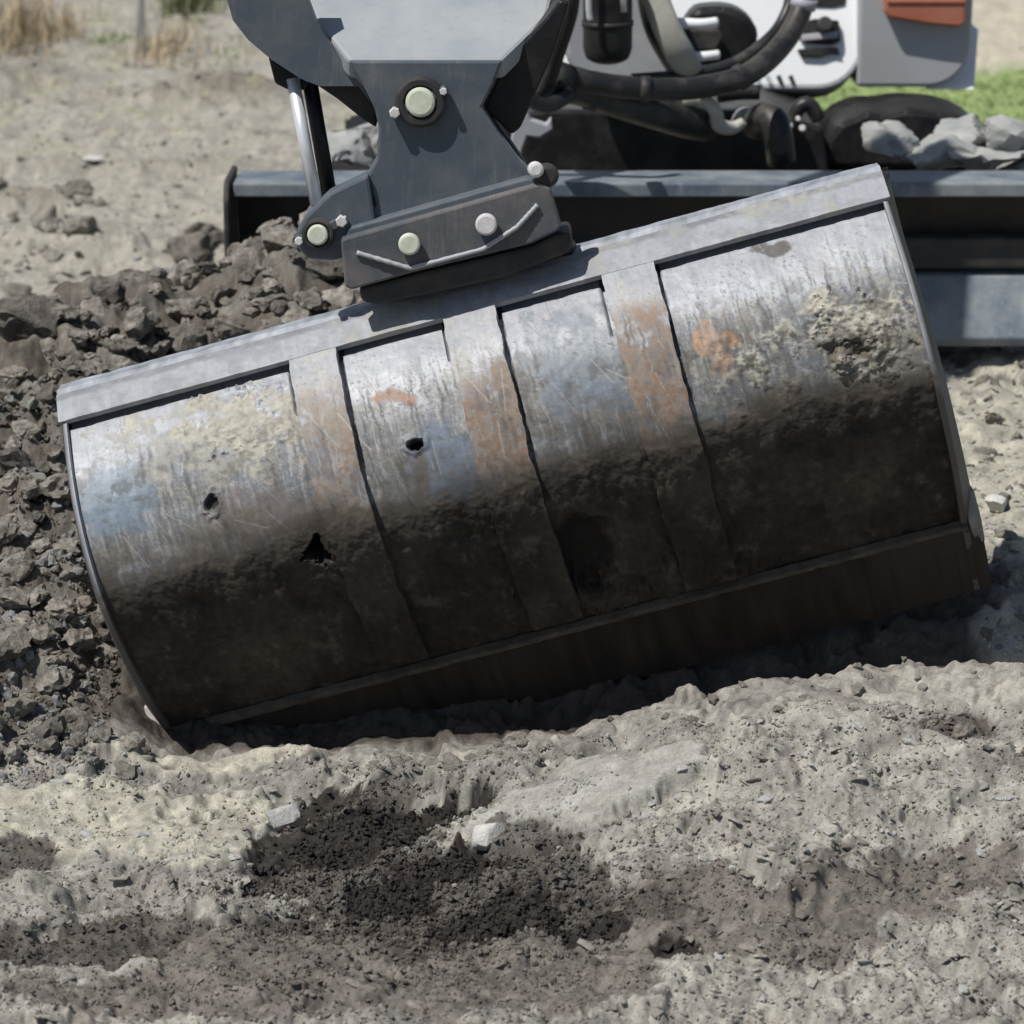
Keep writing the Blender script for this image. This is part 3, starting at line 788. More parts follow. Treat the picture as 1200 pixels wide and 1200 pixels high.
# base: rail, front plate with its rib, dark saddle under it
mp = mpp(YH)
def bar(name, a, b, r, m, parent, Y, n=1):
    return tube(name, [P(*a, Y), P(*b, Y)], r, m, parent, 10, n)
plate("base_rail", [(408, 268), (618, 209), (636, 212), (640, 219), (412, 280), (405, 276)], YH - .028, .03, M_slate, cp, .003)
fpl = plate("front_plate", [(399, 282), (404, 279), (634, 215), (645, 221), (658, 266), (652, 272), (622, 286), (486, 319), (412, 340), (404, 336)], YH - .045, .03, M_slate_dirty, cp, .005)
wp = [P(418, 296, YH - .047), P(481, 314.5, YH - .05), P(566, 292, YH - .05), P(606, 266, YH - .05), P(630, 240, YH - .047)]
wl = [p0.lerp(p1, k / 22) for p0, p1 in zip(wp, wp[1:]) for k in range(22)] + [wp[-1]]
from_bm("weld_bead", tube_bm(wl, [(2.8 + .22 * math.sin(k * 1.6) + rnd.uniform(-.15, .15)) * mp for k in range(len(wl))], 10), M_bracket, fpl)
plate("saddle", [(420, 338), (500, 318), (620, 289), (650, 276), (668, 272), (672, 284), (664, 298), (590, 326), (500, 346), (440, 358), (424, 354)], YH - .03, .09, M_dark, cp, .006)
def pinhead(px, py, r, Y, m, collar, name="pin", bolts=()):
    c = P(px, py, Y)
    nrm = Vector((-.02, -1, .05))
    pr = from_bm(name, disc_bm(c + nrm * .003, nrm, r * mp, .011, 32, .22), m, cp)
    if collar:
        from_bm("collar", disc_bm(c, nrm, collar * mp, .010, 32, .2, inner=r * mp * 1.12), M_dark, pr)
    for bx, by, br in bolts:
        from_bm("keeper_bolt", disc_bm(P(bx, by, Y - .001), nrm, br * mp, .016, 6, .2), M_pinw, pr)
        bb = P(bx, by, Y - .004)
        d = (bb - c).normalized()
        from_bm("keeper_tab", box_bm(bb - d * .010, d * .016, Vector((0, -.004, 0)), d.cross(Vector((0, 1, 0))) * .007, .002), M_slate, pr)
    return pr
pinhead(493, 119, 17, YH - .004, M_pin, 29, bolts=((463, 131, 6.5), (520, 106, 4.5)))
pinhead(373, 274, 12, YH - .014, M_pin, 19, bolts=((351, 281, 5), (401, 258, 7)))
pinhead(480, 285, 12.5, YH - .048, M_pin, 0, "bolt")
pinhead(570, 262, 12.5, YH - .048, M_pinw, 0, "bolt")
fit = from_bm("grease_fitting", disc_bm(P(627, 198, YH - .03), Vector((.1, -1, .1)), 9 * mp, .02, 16, .4), M_pinw, cp)
from_bm("fitting_base", disc_bm(P(640, 205, YH - .02), Vector((.1, -1, .1)), 14 * mp, .018, 20, .4), M_dark, fit)
tube("corner_roller", [P(655, 283, YH - .02), P(664, 290, YH + .05)], 12 * mp, M_dark, cp, 18, 1)
# second cheek of the coupler, behind the head plate
plate("rear_plate", [(430, 90), (600, 60), (572, 128), (615, 190), (640, 240), (430, 300), (452, 190), (452, 130)], YH + .16, .03, M_dark, cp, .004)
plate("right_cheek", [(590, 74), (641, 20), (656, 0), (668, 2), (650, 60), (610, 150), (600, 158), (567, 128)], YH + .05, .10, M_black, cp, .004)

# ================================================================== THE EXCAVATOR
ex = thing("mini_excavator", (.3, 6.9, .1), "white mini excavator with orange lamp, black hoses and dusty dozer blade behind the bucket", "excavator")
# stick that carries the coupler, rising out of the picture
bm = bmesh.new()
a0, a1 = P(500, -40, 4.68), Vector((-.02, 5.5, 2.35))
d = (a1 - a0).normalized(); sx = Vector((1, 0, 0)); up = sx.cross(d)
box_bm((a0 + a1) / 2, d * ((a1 - a0).length / 2), sx * .10, up * .09, .012, bm)
from_bm("stick", bm, M_slate_lit, ex)
# ---- dozer blade
YB = 5.86
x0, x1 = P(266, 200, YB).x, P(1290, 200, YB).x
zt, zb_ = P(900, 214, YB).z, P(1150, 396, YB - .03).z
H = zt - zb_
sec = [(.0, zt - .012), (.004, zt), (.15, zt - .004), (.15, zt - .05), (.16, zb_ + .01), (-.022, zb_ - .02), (-.03, zb_), (.06, zb_ + .115), (.085, zb_ + .15), (.095, zt - H * .4), (.07, zt - .05), (.0, zt - .034)]
def extrude_x(name, sec, xa, xb, m, parent, bev=.004):
    return from_bm(name, prism_bm([Vector((xa, YB + p, q)) for p, q in sec], Vector((xb - xa, 0, 0)), bev), m, parent)
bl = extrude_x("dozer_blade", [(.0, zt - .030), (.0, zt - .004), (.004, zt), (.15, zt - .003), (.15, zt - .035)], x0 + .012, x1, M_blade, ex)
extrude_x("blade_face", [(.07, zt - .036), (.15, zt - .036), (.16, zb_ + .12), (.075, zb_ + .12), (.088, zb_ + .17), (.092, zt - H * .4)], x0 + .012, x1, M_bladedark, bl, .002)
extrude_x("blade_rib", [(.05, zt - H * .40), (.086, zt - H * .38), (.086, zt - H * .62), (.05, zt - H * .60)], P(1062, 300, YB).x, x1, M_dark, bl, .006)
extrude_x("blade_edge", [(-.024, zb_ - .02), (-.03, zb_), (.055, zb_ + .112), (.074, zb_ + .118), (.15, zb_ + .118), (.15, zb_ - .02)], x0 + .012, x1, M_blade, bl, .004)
sx0 = P(262, 200, YB).x
from_bm("blade_end_plate", prism_bm([Vector((sx0, YB + p, q)) for p, q in [(-.035, zb_ - .03), (-.04, zb_ + .1), (-.03, zt - .03), (-.015, zt - .004), (.0, zt + .006), (.17, zt + .004), (.17, zb_ - .03)]], Vector((.012, 0, 0)), .004), M_dark, bl)
# caked earth along the blade top
def caked(name, pts, seed, m, parent, sub=3):
    bm = bmesh.new()
    for (c, rx, ry, rz) in pts:
        mt = Matrix.Translation(c) @ Matrix.Diagonal((rx, ry, rz, 1))
        bmesh.ops.create_icosphere(bm, subdivisions=sub, radius=1, matrix=mt)
    co = np.array([v.co for v in bm.verts])
    rr_ = np.random.default_rng(seed); step = len(co) // len(pts)
    for q, (c, rx, ry, rz) in enumerate(pts):
        sc = np.array([rx, ry, rz]); u = (co[q * step:(q + 1) * step] - np.array(c)) / sc
        for _ in range(12):
            nn = rr_.normal(size=3); nn /= np.linalg.norm(nn)
            u -= nn * np.clip(u @ nn - rr_.uniform(.25, .7), 0, None)[:, None]
        co[q * step:(q + 1) * step] = u * sc + np.array(c)
    for v, p in zip(bm.verts, co): v.co = p
    bm.normal_update()
    n = ridged(co[:, 0] * 13 + seed, co[:, 2] * 15 + co[:, 1] * 11, 4, .6, seed) * .006 - .002
    for v, k in zip(bm.verts, n): v.co += v.normal * float(k)
    for f in bm.faces: f.smooth = True
    o = from_bm(name, bm, m, parent)
    o.data.set_sharp_from_angle(angle=math.radians(25))
    return o
# ---- tracks with mud-caked shoes
def track(xa, xb, cz):
    t = None
    r_, yf, yr = .215, 6.55, 7.50
    L = yr - yf
    n = 44
    per = 2 * L + 2 * math.pi * r_
    bmc = prism_bm([Vector((xa + .03, yf + (L if k > 12 else 0) + (r_ - .03) * math.cos(a), cz + (r_ - .03) * math.sin(a))) for k, a in
                    enumerate([math.pi / 2 + math.pi * j / 12 for j in range(13)] + [-math.pi / 2 + math.pi * j / 12 for j in range(13)])], Vector((xb - xa - .06, 0, 0)), 0)
    t = from_bm("rubber_track", bmc, M_black, ex)
    shared = []
    for q in range(4):
        bm = bmesh.new()
        bmesh.ops.create_cube(bm, size=1)
        bmesh.ops.subdivide_edges(bm, edges=list(bm.edges), cuts=5, use_grid_fill=True)
        for v in bm.verts:
            v.co = Vector((v.co.x * (xb - xa), v.co.y * .125, v.co.z * .10))
        co = np.array([v.co for v in bm.verts])
        nn = fbm(co[:, 0] * 9 + q * 7, co[:, 1] * 14 + co[:, 2] * 14, 4, .6, 300 + q) * .028
        bm.normal_update()
        for v, k in zip(bm.verts, nn): v.co += v.normal * float(k)
        bmesh.ops.smooth_vert(bm, verts=bm.verts, factor=.5, use_axis_x=True, use_axis_y=True, use_axis_z=True)
        for f in bm.faces: f.smooth = True
        me = bpy.data.meshes.new("track_shoe"); bm.to_mesh(me); bm.free(); me.materials.append(M_shoe); shared.append(me)
    nshoe = int(per / .145)
    for i in range(nshoe):
        s = (i + .35) * per / nshoe
        if s < L: y, z, a = yf + s, cz + r_, 0
        elif s < L + math.pi * r_:
            a = (s - L) / r_; y, z = yr + r_ * math.sin(a), cz + r_ * math.cos(a)
        elif s < 2 * L + math.pi * r_: y, z, a = yr - (s - L - math.pi * r_), cz - r_, math.pi
        else:
            a = math.pi + (s - 2 * L - math.pi * r_) / r_; y, z = yf + r_ * math.sin(a), cz + r_ * math.cos(a)
        o = bpy.data.objects.new("track_shoe", shared[i % 4])
        COL.objects.link(o); o.parent = t
        o.matrix_parent_inverse = Matrix.Identity(4)
        w = Matrix.Translation((( xa + xb) / 2 + rnd.uniform(-.01, .01), y, z)) @ Matrix.Rotation(-a, 4, 'X')
        bpy.context.view_layer.update()
        o.matrix_basis = world_of(t).inverted() @ w
ZT = P(1100, 128, 7.55).z - .06
track(P(975, 160, 6.6).x, P(1215, 160, 6.6).x, ZT - .215)
track(P(380, 160, 6.6).x, P(520, 160, 6.6).x, ZT - .215)
def lump_at(px, py, w, h, Y, d): return (P(px, py, Y), w * mpp(Y), d, h * mpp(Y))
for k, l in enumerate([lump_at(1050, 166, 42, 37, 6.25, .10), lump_at(1124, 166, 60, 40, 6.27, .12), lump_at(1172, 176, 44, 36, 6.25, .11), lump_at(1208, 186, 44, 30, 6.22, .1),
                       lump_at(1085, 186, 60, 30, 6.2, .09), lump_at(1150, 188, 60, 26, 6.18, .09), lump_at(404, 180, 38, 36, 6.3, .10), lump_at(440, 170, 34, 36, 6.35, .10)]):
    caked("caked_earth", [l], 3 + k, M_caked, ex, 4)
# black guard over the right idler
plate("track_guard", [(958, 200), (968, 162), (984, 142), (1014, 130), (1032, 132), (1060, 127), (1100, 129), (1128, 136), (1152, 150), (1160, 200)], 6.75, .25, M_black, ex, .03)
# ---- undercarriage in the dark
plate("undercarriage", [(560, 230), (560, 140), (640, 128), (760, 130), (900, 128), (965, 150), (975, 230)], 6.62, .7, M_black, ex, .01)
plate("frame_bracket", [(594, 188), (600, 158), (606, 140), (616, 124), (622, 140), (640, 146), (646, 138), (648, 152), (632, 162), (618, 160), (612, 176), (608, 205)], 6.1, .03, M_bracket, ex, .004)
tube("hose_elbow", [P(885, 150, 6.28), P(893, 138, 6.25), P(905, 140, 6.22), P(912, 160, 6.2), P(916, 192, 6.2)], 17 * mpp(6.2), M_hose, ex, 18, 4)
tube("hose_elbow", [P(862, 150, 6.35), P(868, 136, 6.34), P(878, 134, 6.33), P(890, 150, 6.3)], 8 * mpp(6.2), M_bracket, ex, 14, 4)
tube("hose_elbow", [P(925, 150, 6.4), P(935, 128, 6.4), P(948, 122, 6.4), P(960, 140, 6.4)], 9 * mpp(6.2), M_hose, ex, 14, 4)
for px, py, r in [(926, 148, 4), (941, 151, 4), (936, 140, 3)]:
    from_bm("fitting", disc_bm(P(px, py, 6.3), (-.2, -1, .3), r * mpp(6.3), .02, 12, .3), M_pinw, ex)
# ---- swing cylinder with its pale eye
sc_ = tube("swing_cylinder", [P(655, 98, 5.95), P(690, 106, 6.0), P(740, 122, 6.05), P(800, 140, 6.12), P(828, 146, 6.15), P(838, 148, 6.16)], [20 * mpp(6), 20 * mpp(6), 21 * mpp(6), 21 * mpp(6), 20 * mpp(6), 12 * mpp(6)], M_hose, ex, 24, 4)
tube("cylinder_eye", [P(800, 118, 6.1), P(822, 116, 6.1), P(838, 130, 6.1), P(842, 146, 6.12), P(858, 150, 6.15), P(872, 142, 6.15)], [7 * mpp(6), 8 * mpp(6), 8 * mpp(6), 9 * mpp(6), 8 * mpp(6), 5 * mpp(6)], M_strap, sc_, 14, 5)
tube("cylinder_cap", [P(640, 92, 5.92), P(664, 98, 5.95)], [24 * mpp(6), 22 * mpp(6)], M_black, sc_, 22, 2)
# ---- boom foot with casting, cylinder, hoses
plate("swing_casting", [(655, -30), (658, 30), (662, 66), (672, 84), (700, 93), (748, 97), (800, 93), (826, 88), (806, 60), (790, 20), (780, -30)], 6.3, .25, M_bracket, ex, .014)
tube("casting_rim", [P(664, 84, 6.24), P(690, 93, 6.24), P(745, 97, 6.24), P(800, 92, 6.24), P(840, 84, 6.24)], 5 * mpp(6.2), M_white, ex, 12, 5)
bcyl = tube("boom_cylinder", [P(712, -40, 6.1), P(712, 20, 6.1), P(712, 55, 6.1), P(712, 68, 6.1), P(712, 74, 6.1)], [28 * mpp(6.1)] * 3 + [24 * mpp(6.1), 12 * mpp(6.1)], M_black, ex, 26, 3)
tube("cylinder_band", [P(712, 24, 6.1), P(712, 30, 6.1)], 29.5 * mpp(6.1), M_dark, bcyl, 26, 1)
tube("cylinder_pipe", [P(690, -30, 6.03), P(690, 10, 6.03), P(692, 24, 6.03)], 3.5 * mpp(6.1), M_chrome, bcyl, 10, 3)
tube("cylinder_pipe", [P(730, -30, 6.03), P(731, 14, 6.03)], 3.5 * mpp(6.1), M_chrome, bcyl, 10, 3)
tube("webbing_strap", [P(762, -40, 6.15), P(768, -5, 6.14), P(782, 34, 6.13), P(797, 64, 6.14), P(812, 88, 6.18)], [15 * mpp(6.1), 15 * mpp(6.1), 16 * mpp(6.1), 17 * mpp(6.1), 14 * mpp(6.1)], M_strap, ex, 16, 6, .45)
tube("hydraulic_hose", [P(752, -40, 6.2), P(757, 10, 6.2), P(768, 45, 6.22), P(790, 82, 6.28)], 8 * mpp(6.2), M_hose, ex, 14, 6)
tube("hydraulic_hose", [P(948, -60, 6.3), P(944, -10, 6.28), P(932, 28, 6.24), P(908, 62, 6.18), P(870, 90, 6.1), P(815, 103, 6.05), P(750, 104, 6.0), P(690, 96, 5.96), P(655, 86, 5.95)], 13 * mpp(6.1), M_hose, ex, 18, 7)
tube("hydraulic_hose", [P(925, -60, 6.34), P(928, -10, 6.33), P(916, 26, 6.3), P(893, 52, 6.25), P(856, 76, 6.2), P(800, 88, 6.17), P(740, 93, 6.14)], 7 * mpp(6.1), M_hose, ex, 14, 7)
def ferrule(a, b, Y, r, m=None):
    tube("hose_clamp", [P(*a, Y), P(*b, Y)], r * mpp(Y), m or M_bracket, ex, 18, 1)
ferrule((943, -2), (940, 10), 6.265, 15); ferrule((873, 88), (863, 93), 6.1, 15, M_dark); ferrule((762, 104.5), (750, 104), 6.0, 15, M_dark)
ferrule((928, -4), (927, 6), 6.33, 9); ferrule((690, 105), (704, 110), 6.01, 23, M_dark); ferrule((905, 178), (918, 178), 6.2, 3, M_dark)
tube("hydraulic_hose", [P(640, -40, 5.7), P(656, 0, 5.7), P(650, 40, 5.72), P(632, 78, 5.76), P(618, 110, 5.8), P(640, 124, 5.85), P(668, 110, 5.9)], 9 * mpp(5.8), M_hose, ex, 14, 6)
tube("hydraulic_hose", [P(672, -40, 5.8), P(670, 10, 5.8), P(655, 60, 5.84), P(640, 100, 5.88), P(610, 122, 5.9)], 8 * mpp(5.8), M_black, ex, 14, 6)
tube("hydraulic_hose", [P(840, 112, 6.3), P(870, 108, 6.3), P(890, 108, 6.3)], 9 * mpp(6.2), M_black, ex, 14, 4)
plate("black_grip", [(815, 10), (846, 7), (868, 12), (884, 26), (890, 42), (884, 60), (866, 76), (842, 82), (822, 80), (806, 60), (800, 30)], 6.5, .10, M_black, ex, .015)
tube("grip_bar", [P(790, 26, 6.42), P(820, 28, 6.41), P(840, 26, 6.42)], 6 * mpp(6.4), M_white, ex, 12, 4)
tube("grip_bar", [P(806, 66, 6.42), P(824, 66, 6.41), P(842, 64, 6.42)], 5.5 * mpp(6.4), M_white, ex, 12, 4)
plate("grip_core", [(802, 34), (842, 34), (848, 44), (840, 60), (812, 60)], 6.45, .04, M_dark, ex, .006)
# ---- house
YX = 6.95
def rounded_house(name, xa, xb, za, zb2, Y, depth, r, m):
    """front skin with a rounded lower right corner"""
    pts = [(xa, zb2), (xa, za)]
    pts += [(xb - r + r * math.sin(a), za + r - r * math.cos(a)) for a in np.linspace(0, math.pi / 2, 9)]
    pts += [(xb, zb2)]
    return from_bm(name, prism_bm([Vector((x, Y, z)) for x, z in pts], Vector((0, depth, 0)), .012), m, ex)
ZH0 = P(900, 104, YX).z
hb = rounded_house("house_body", P(560, 50, YX).x, P(1014, 50, YX).x, ZH0, 1.35, YX, .14, .11, M_white)
rounded_house("house_rear", P(570, 50, YX).x, P(1000, 50, YX).x, ZH0 + .06, 1.30, YX + .42, .75, .05, M_white)
cnr = rounded_house("corner_panel", P(1006, 50, YX).x, P(1140, 50, YX).x, P(1060, 104, YX).z, 1.35, YX + .02, 1.0, .10, M_grey)
pe_pts = [P(1085, 105, YX + .035), P(1142, 105, YX + .035), P(1147, 34, YX + .16), P(1118, 34, YX + .16)]  # edge strip leaned back so its white turns brighter in the sun
from_bm("panel_edge", prism_bm(planar(pe_pts, (pe_pts[1] - pe_pts[0]).cross(pe_pts[2] - pe_pts[0]).normalized()), Vector((0, .2, 0)), .004), M_white, cnr)
lens = plate("tail_lamp", [(1036, -30), (1134, -30), (1131, 28), (1124, 32), (1090, 29), (1042, 21), (1037, 14)], YX - .015, .05, M_lens, cnr, .006)
plate("lamp_ridge", [(1040, 0), (1132, 0), (1132, 4), (1040, 4)], YX - .019, .01, M_lens, lens, .002)
lat = plate("latch", [(940, 28), (958, 24), (986, 26), (988, 50), (978, 54), (946, 52), (938, 46)], YX - .02, .03, M_black, hb, .004)
plate("latch_lip", [(940, 44), (984, 40), (984, 48), (942, 52)], YX - .026, .02, M_bracket, lat, .003)
plate("latch_foot", [(936, 60), (960, 57), (984, 58), (986, 66), (976, 64), (962, 69), (940, 68)], YX - .016, .02, M_black, lat, .003)
from_bm("latch_knob", disc_bm(P(968, 33, YX - .02), (0, -1, 0), 9 * mpp(YX), .03, 18, .3), M_dark, lat)
plate("handle_slot", [(944, -8), (996, -8), (994, 5), (980, 8), (950, 7)], YX - .006, .02, M_black, hb, .002)
for i, px in enumerate((886, 899, 912, 926)):
    plate("drain_slot", [(px - 2, 90), (px + 3, 88), (px + 7, 99), (px + 2, 100)], YX - .004, .01, M_grey if i < 2 else M_dark, hb, .001)
# the cowl is tilted back so its white face takes more sun
bpy.context.view_layer.update()
piv = Vector((0, YX, ZH0))
lean = Matrix.Translation(piv) @ Matrix.Rotation(math.radians(-19), 4, 'X') @ Matrix.Translation(-piv)
for o in [hb]:
    w = world_of(ex)
    w = world_of(o.parent)
    o.matrix_basis = w.inverted() @ lean @ w @ o.matrix_basis
plate("house_skirt", [(650, 106), (950, 106), (940, 118), (650, 122)], YX + .05, .8, M_dark, ex, .006)

# ================================================================== LOOSE EARTH
def clod_mesh(name, seed, m, sub=3, squash=.8, angular=.95, noise=.24):
    r = np.random.default_rng(seed)
    bm = bmesh.new(); bmesh.ops.create_icosphere(bm, subdivisions=sub, radius=1)
    co = np.array([v.co for v in bm.verts])
    for _ in range(11):                                  # broken faces
        n = r.normal(size=3); n /= np.linalg.norm(n)
        d = r.uniform(.45, .85); over = np.clip(co @ n - d, 0, None)
        co -= n * over[:, None] * angular
    q = r.uniform(0, 50)
    k = fbm(co[:, 0] * 2.2 + q, co[:, 1] * 2.2 + co[:, 2] * 2.6, 5, .6, seed % 90)
    co *= (1 + noise * k)[:, None]
    co *= np.array([1, r.uniform(.65, .95), r.uniform(.5, squash)])
    for v, c in zip(bm.verts, co): v.co = c
    for f in bm.faces: f.smooth = sub > 2
    me = bpy.data.meshes.new(name); bm.to_mesh(me); bm.free(); me.materials.append(m)
    if sub > 2: me.set_sharp_from_angle(angle=math.radians(35))
    return me
CL = [clod_mesh("soil_clod", 500 + i, M_clod) for i in range(12)]
LU = [clod_mesh("earth_lump", 530 + i, M_lump) for i in range(8)]
ST = [clod_mesh("stone", 560 + i, M_stone, 3, .7, .95, .07) for i in range(4)]
def put(name, me, x, y, r, sink=.35, label=None, cat=None, group=None, rot=None, scl=(1, 1, 1)):
    o = bpy.data.objects.new(name, me); COL.objects.link(o)
    o.location = (x, y, gz(x, y) + r * (.6 - sink))
    o.rotation_euler = rot or (rnd.uniform(-.5, .5), rnd.uniform(-.5, .5), rnd.uniform(0, 6.28))
    o.scale = (r * scl[0], r * scl[1], r * scl[2])
    return tag(o, label, cat, group)
def putpx(name, me, px, py, rpx, **k):
    x, y = G(px, py)
    return put(name, me, x, y, rpx * y * 1.05 / FPX, **k)
placed = []
def scatter(n, region, rr, label, group, sink=.3, gap=.9, name="soil_clod", pool=None):
    """individual clods set where region() says, none on top of another"""
    k = tries = 0
    pool = pool or CL
    while k < n and tries < 6000:
        tries += 1
        px, py = region()
        x, y = G(px, py)
        if inside_bucket(x, y): continue
        r = rr() * y * 1.05 / FPX
        if any((x - a) ** 2 + (y - b) ** 2 < (gap * (r + c)) ** 2 for a, b, c in placed): continue
        placed.append((x, y, r)); k += 1
        put(name, pool[rnd.randrange(len(pool))], x, y, r, sink, label, name.replace("_", " "), group)
def inside_bucket(x, y):
    return 4.02 < y < 4.62 and -.64 + max(0, (4.2 - y)) < x < .74
# named ones first
putpx("soil_clod", CL[3], 38, 408, 48, sink=.1, label="big dark angular clod at the far left above the bucket corner", cat="soil clod", rot=(.3, .2, .4)); placed.append((*G(38, 408), .07))
putpx("soil_clod", CL[5], 165, 325, 27, label="dark rounded clod on the crest of the heap, left of the blade", cat="soil clod"); placed.append((*G(165, 325), .04))
putpx("soil_clod", CL[1], 338, 262, 26, label="brown clod topping the heap in front of the blade end", cat="soil clod"); placed.append((*G(338, 262), .04))
putpx("soil_clod", CL[8], 60, 480, 24, label="rounded clod right at the bucket's upper left corner", cat="soil clod"); placed.append((*G(60, 480), .03))
putpx("soil_clod", CL[6], 12, 790, 36, label="large clod at the left edge beside the bucket's lower half", cat="soil clod"); placed.append((*G(12, 790), .045))
putpx("stone", ST[0], 330, 955, 29, sink=-.1, label="small white stone at the edge of the dark soil, below the bucket", cat="stone", rot=(1.2, .2, .5))
putpx("stone", ST[3], 573, 978, 33, sink=.45, label="small bright grey stone at the left end of the flat pale crust", cat="stone", rot=(.5, -.35, 2.2), scl=(.75, .8, 1.15))
putpx("stone", ST[2], 1168, 607, 20, sink=.2, label="pale grey stone beside the right end of the cutting edge", cat="stone")
putpx("soil_clod", CL[2], 1185, 690, 22, label="grey clod in the bucket's shadow at the right edge", cat="soil clod")
putpx("soil_clod", CL[9], 1130, 850, 18, label="dark red-brown clod on the pale mound at the right", cat="soil clod")
putpx("stone", ST[3], 110, 206, 17, sink=.4, label="pale flat stone lying in the field at the left", cat="stone", scl=(1.2, 1, .4), rot=(0, 0, 0))
U_ = rnd.uniform
BIG = [(15, 560, 30, "large jagged clod at the far left, level with the middle of the bucket's left end"), (70, 620, 26, "large clod close beside the bucket's left edge at half its height"),
       (20, 690, 28, "large jagged clod at the far left, above the lowest one"), (95, 760, 24, "large clod beside the lower third of the bucket's left edge"),
       (60, 870, 26, "lowest large brown clod, left of the bucket's bottom left corner"), (115, 370, 30, "jagged clod just behind the bucket's top left corner"),
       (235, 300, 34, "largest jagged clod on the heap's crest, left of the dozer blade"), (290, 330, 30, "jagged clod in the heap below the dozer blade's left end"),
       (215, 372, 28, "jagged clod above the bucket rim over its leftmost panel"), (330, 305, 26, "jagged clod in the heap, left of the coupler's lower pin"),
       (160, 390, 30, "jagged clod in the heap above the bucket rim's left quarter"), (380, 320, 28, "jagged clod tucked beside the coupler, under its small pin")]
for px, py, r_, lb in BIG:
    x, y = G(px, py); r = r_ * y * 1.05 / FPX; placed.append((x, y, r * .8))
    put("soil_clod", CL[rnd.randrange(12)], x, y, r, .22, lb, "soil clod", "large clods in the spoil")
scatter(130, lambda: (lambda x: (x, U_(max(255, 395 - .38 * x), 455)))(U_(60, 420)), lambda: 9 + 27 * rnd.random() ** 1.5, "brown broken clod in the heap behind the bucket's left half", "clods heaped behind the bucket", .25, .6)
scatter(165, lambda: (U_(-20, 190), U_(440, 900)), lambda: 7 + 19 * rnd.random() ** 1.5, "brown crumbly clod on the slope along the bucket's left end", "clods along the bucket's left end", .25, .62)
LP = dict(name="earth_lump", pool=LU)
scatter(60, lambda: (U_(1060, 1215), U_(405, 660)), lambda: 5 + 13 * rnd.random() ** 2, "pale grey lump of earth on the ground right of the bucket", "lumps right of the bucket", .5, .8, **LP)
scatter(50, lambda: (U_(640, 1200), U_(735, 850)), lambda: 4 + 9 * rnd.random() ** 2, "small earth lump on the mound crest under the bucket", "lumps on the crest", .5, .8, **LP)
scatter(60, lambda: (U_(150, 660), U_(862, 905)), lambda: 6 + 20 * rnd.random() ** 2, "pale earth lump along the foot of the bucket", "lumps at the foot of the bucket", .5, .75, **LP)
scatter(40, lambda: (U_(-10, 120), U_(225, 365)), lambda: 7 + 24 * rnd.random() ** 1.8, "earth lump in the field at the far left", "lumps in the field", .5, .8, **LP)
# crumbs nobody could count
def shapes(sub, k=14):
    out = []
    for i in range(k):
        me = clod_mesh("tmp", 700 + i + 40 * sub, M_clod, sub, .85, 1.0, .30 if sub > 1 else .25)
        iv = np.empty(len(me.vertices) * 3); me.vertices.foreach_get("co", iv)
        ifc = np.array([p.vertices[:] for p in me.polygons]); bpy.data.meshes.remove(me)
        out.append(iv.reshape(-1, 3))
    return np.array(out), ifc
SH = {k: shapes(k) for k in (1, 2)}
def crumbs(name, n, region, rr, colf, label, seed, sub=1, sink=.25, flat=0.0, cap=.36):
    r = np.random.default_rng(seed)
    lib, ifc = SH[sub]; iv = lib[0]
    px, py = region(r, n)
    d0 = (px - 600) / FPX; b0 = -(py - 600) / FPX
    dy, dz = CP + b0 * SP, -SP + b0 * CP
    t = 1.66 / -dz
    for _ in range(40):
        x, y = d0 * t, dy * t
        t = t + .6 * ((CAM_H - base_z(x, y)) / -dz - t)
    x, y = d0 * t, dy * t
    ok = (y > 2) & (y < 14) & ~((y > 4.0) & (y < 4.62) & (x > -.62) & (x < .74))
    ok &= (blobs(x, y, SLAB, 37, .25) < .2) | (r.random(n) < .12)
    ok &= (blobs(x, y, PALE[:3], 31, .4) < .4) | (r.random(n) < .45)
    x, y = x[ok], y[ok]; n = len(x)
    z, gc = ground(x, y)
    rad = rr(r, n) * y * 1.05 / FPX
    V = lib[r.integers(0, len(lib), n)]
    qn = r.normal(size=(n, 4)); qn /= np.linalg.norm(qn, axis=1)[:, None]
    w_, x_, y_, z_ = qn.T
    R = np.stack([1 - 2 * (y_ * y_ + z_ * z_), 2 * (x_ * y_ - z_ * w_), 2 * (x_ * z_ + y_ * w_), 2 * (x_ * y_ + z_ * w_), 1 - 2 * (x_ * x_ + z_ * z_), 2 * (y_ * z_ - x_ * w_),
                  2 * (x_ * z_ - y_ * w_), 2 * (y_ * z_ + x_ * w_), 1 - 2 * (x_ * x_ + y_ * y_)], -1).reshape(n, 3, 3)
    if flat:                                            # broken flakes lie nearly level
        V = V * np.array([1, .8, flat]); tl = r.normal(size=(n, 2)) * .22; a = r.uniform(0, 6.28, n); ca, sa = np.cos(a)[:, None], np.sin(a)[:, None]
        V = np.stack([V[..., 0] * ca - V[..., 1] * sa, V[..., 0] * sa + V[..., 1] * ca, V[..., 2]], -1)
        V[..., 2] += V[..., 0] * tl[:, :1] + V[..., 1] * tl[:, 1:]
        V = V * rad[:, None, None]
    else: V = np.einsum('nij,nkj->nki', R, V) * rad[:, None, None]
    V = V + np.stack([x, y, z + rad * sink], 1)[:, None, :]
    F = (ifc[None] + (np.arange(n) * len(iv))[:, None, None]).reshape(-1, 3)
    c = np.repeat(np.minimum(gc * colf * r.uniform(.7, 1.35, (n, 1)), cap), len(iv), 0)
    me = tri_mesh(name, V.reshape(-1, 3), F, c, None, False)
    tag(link(name, me, M_ground), label, kind="stuff")
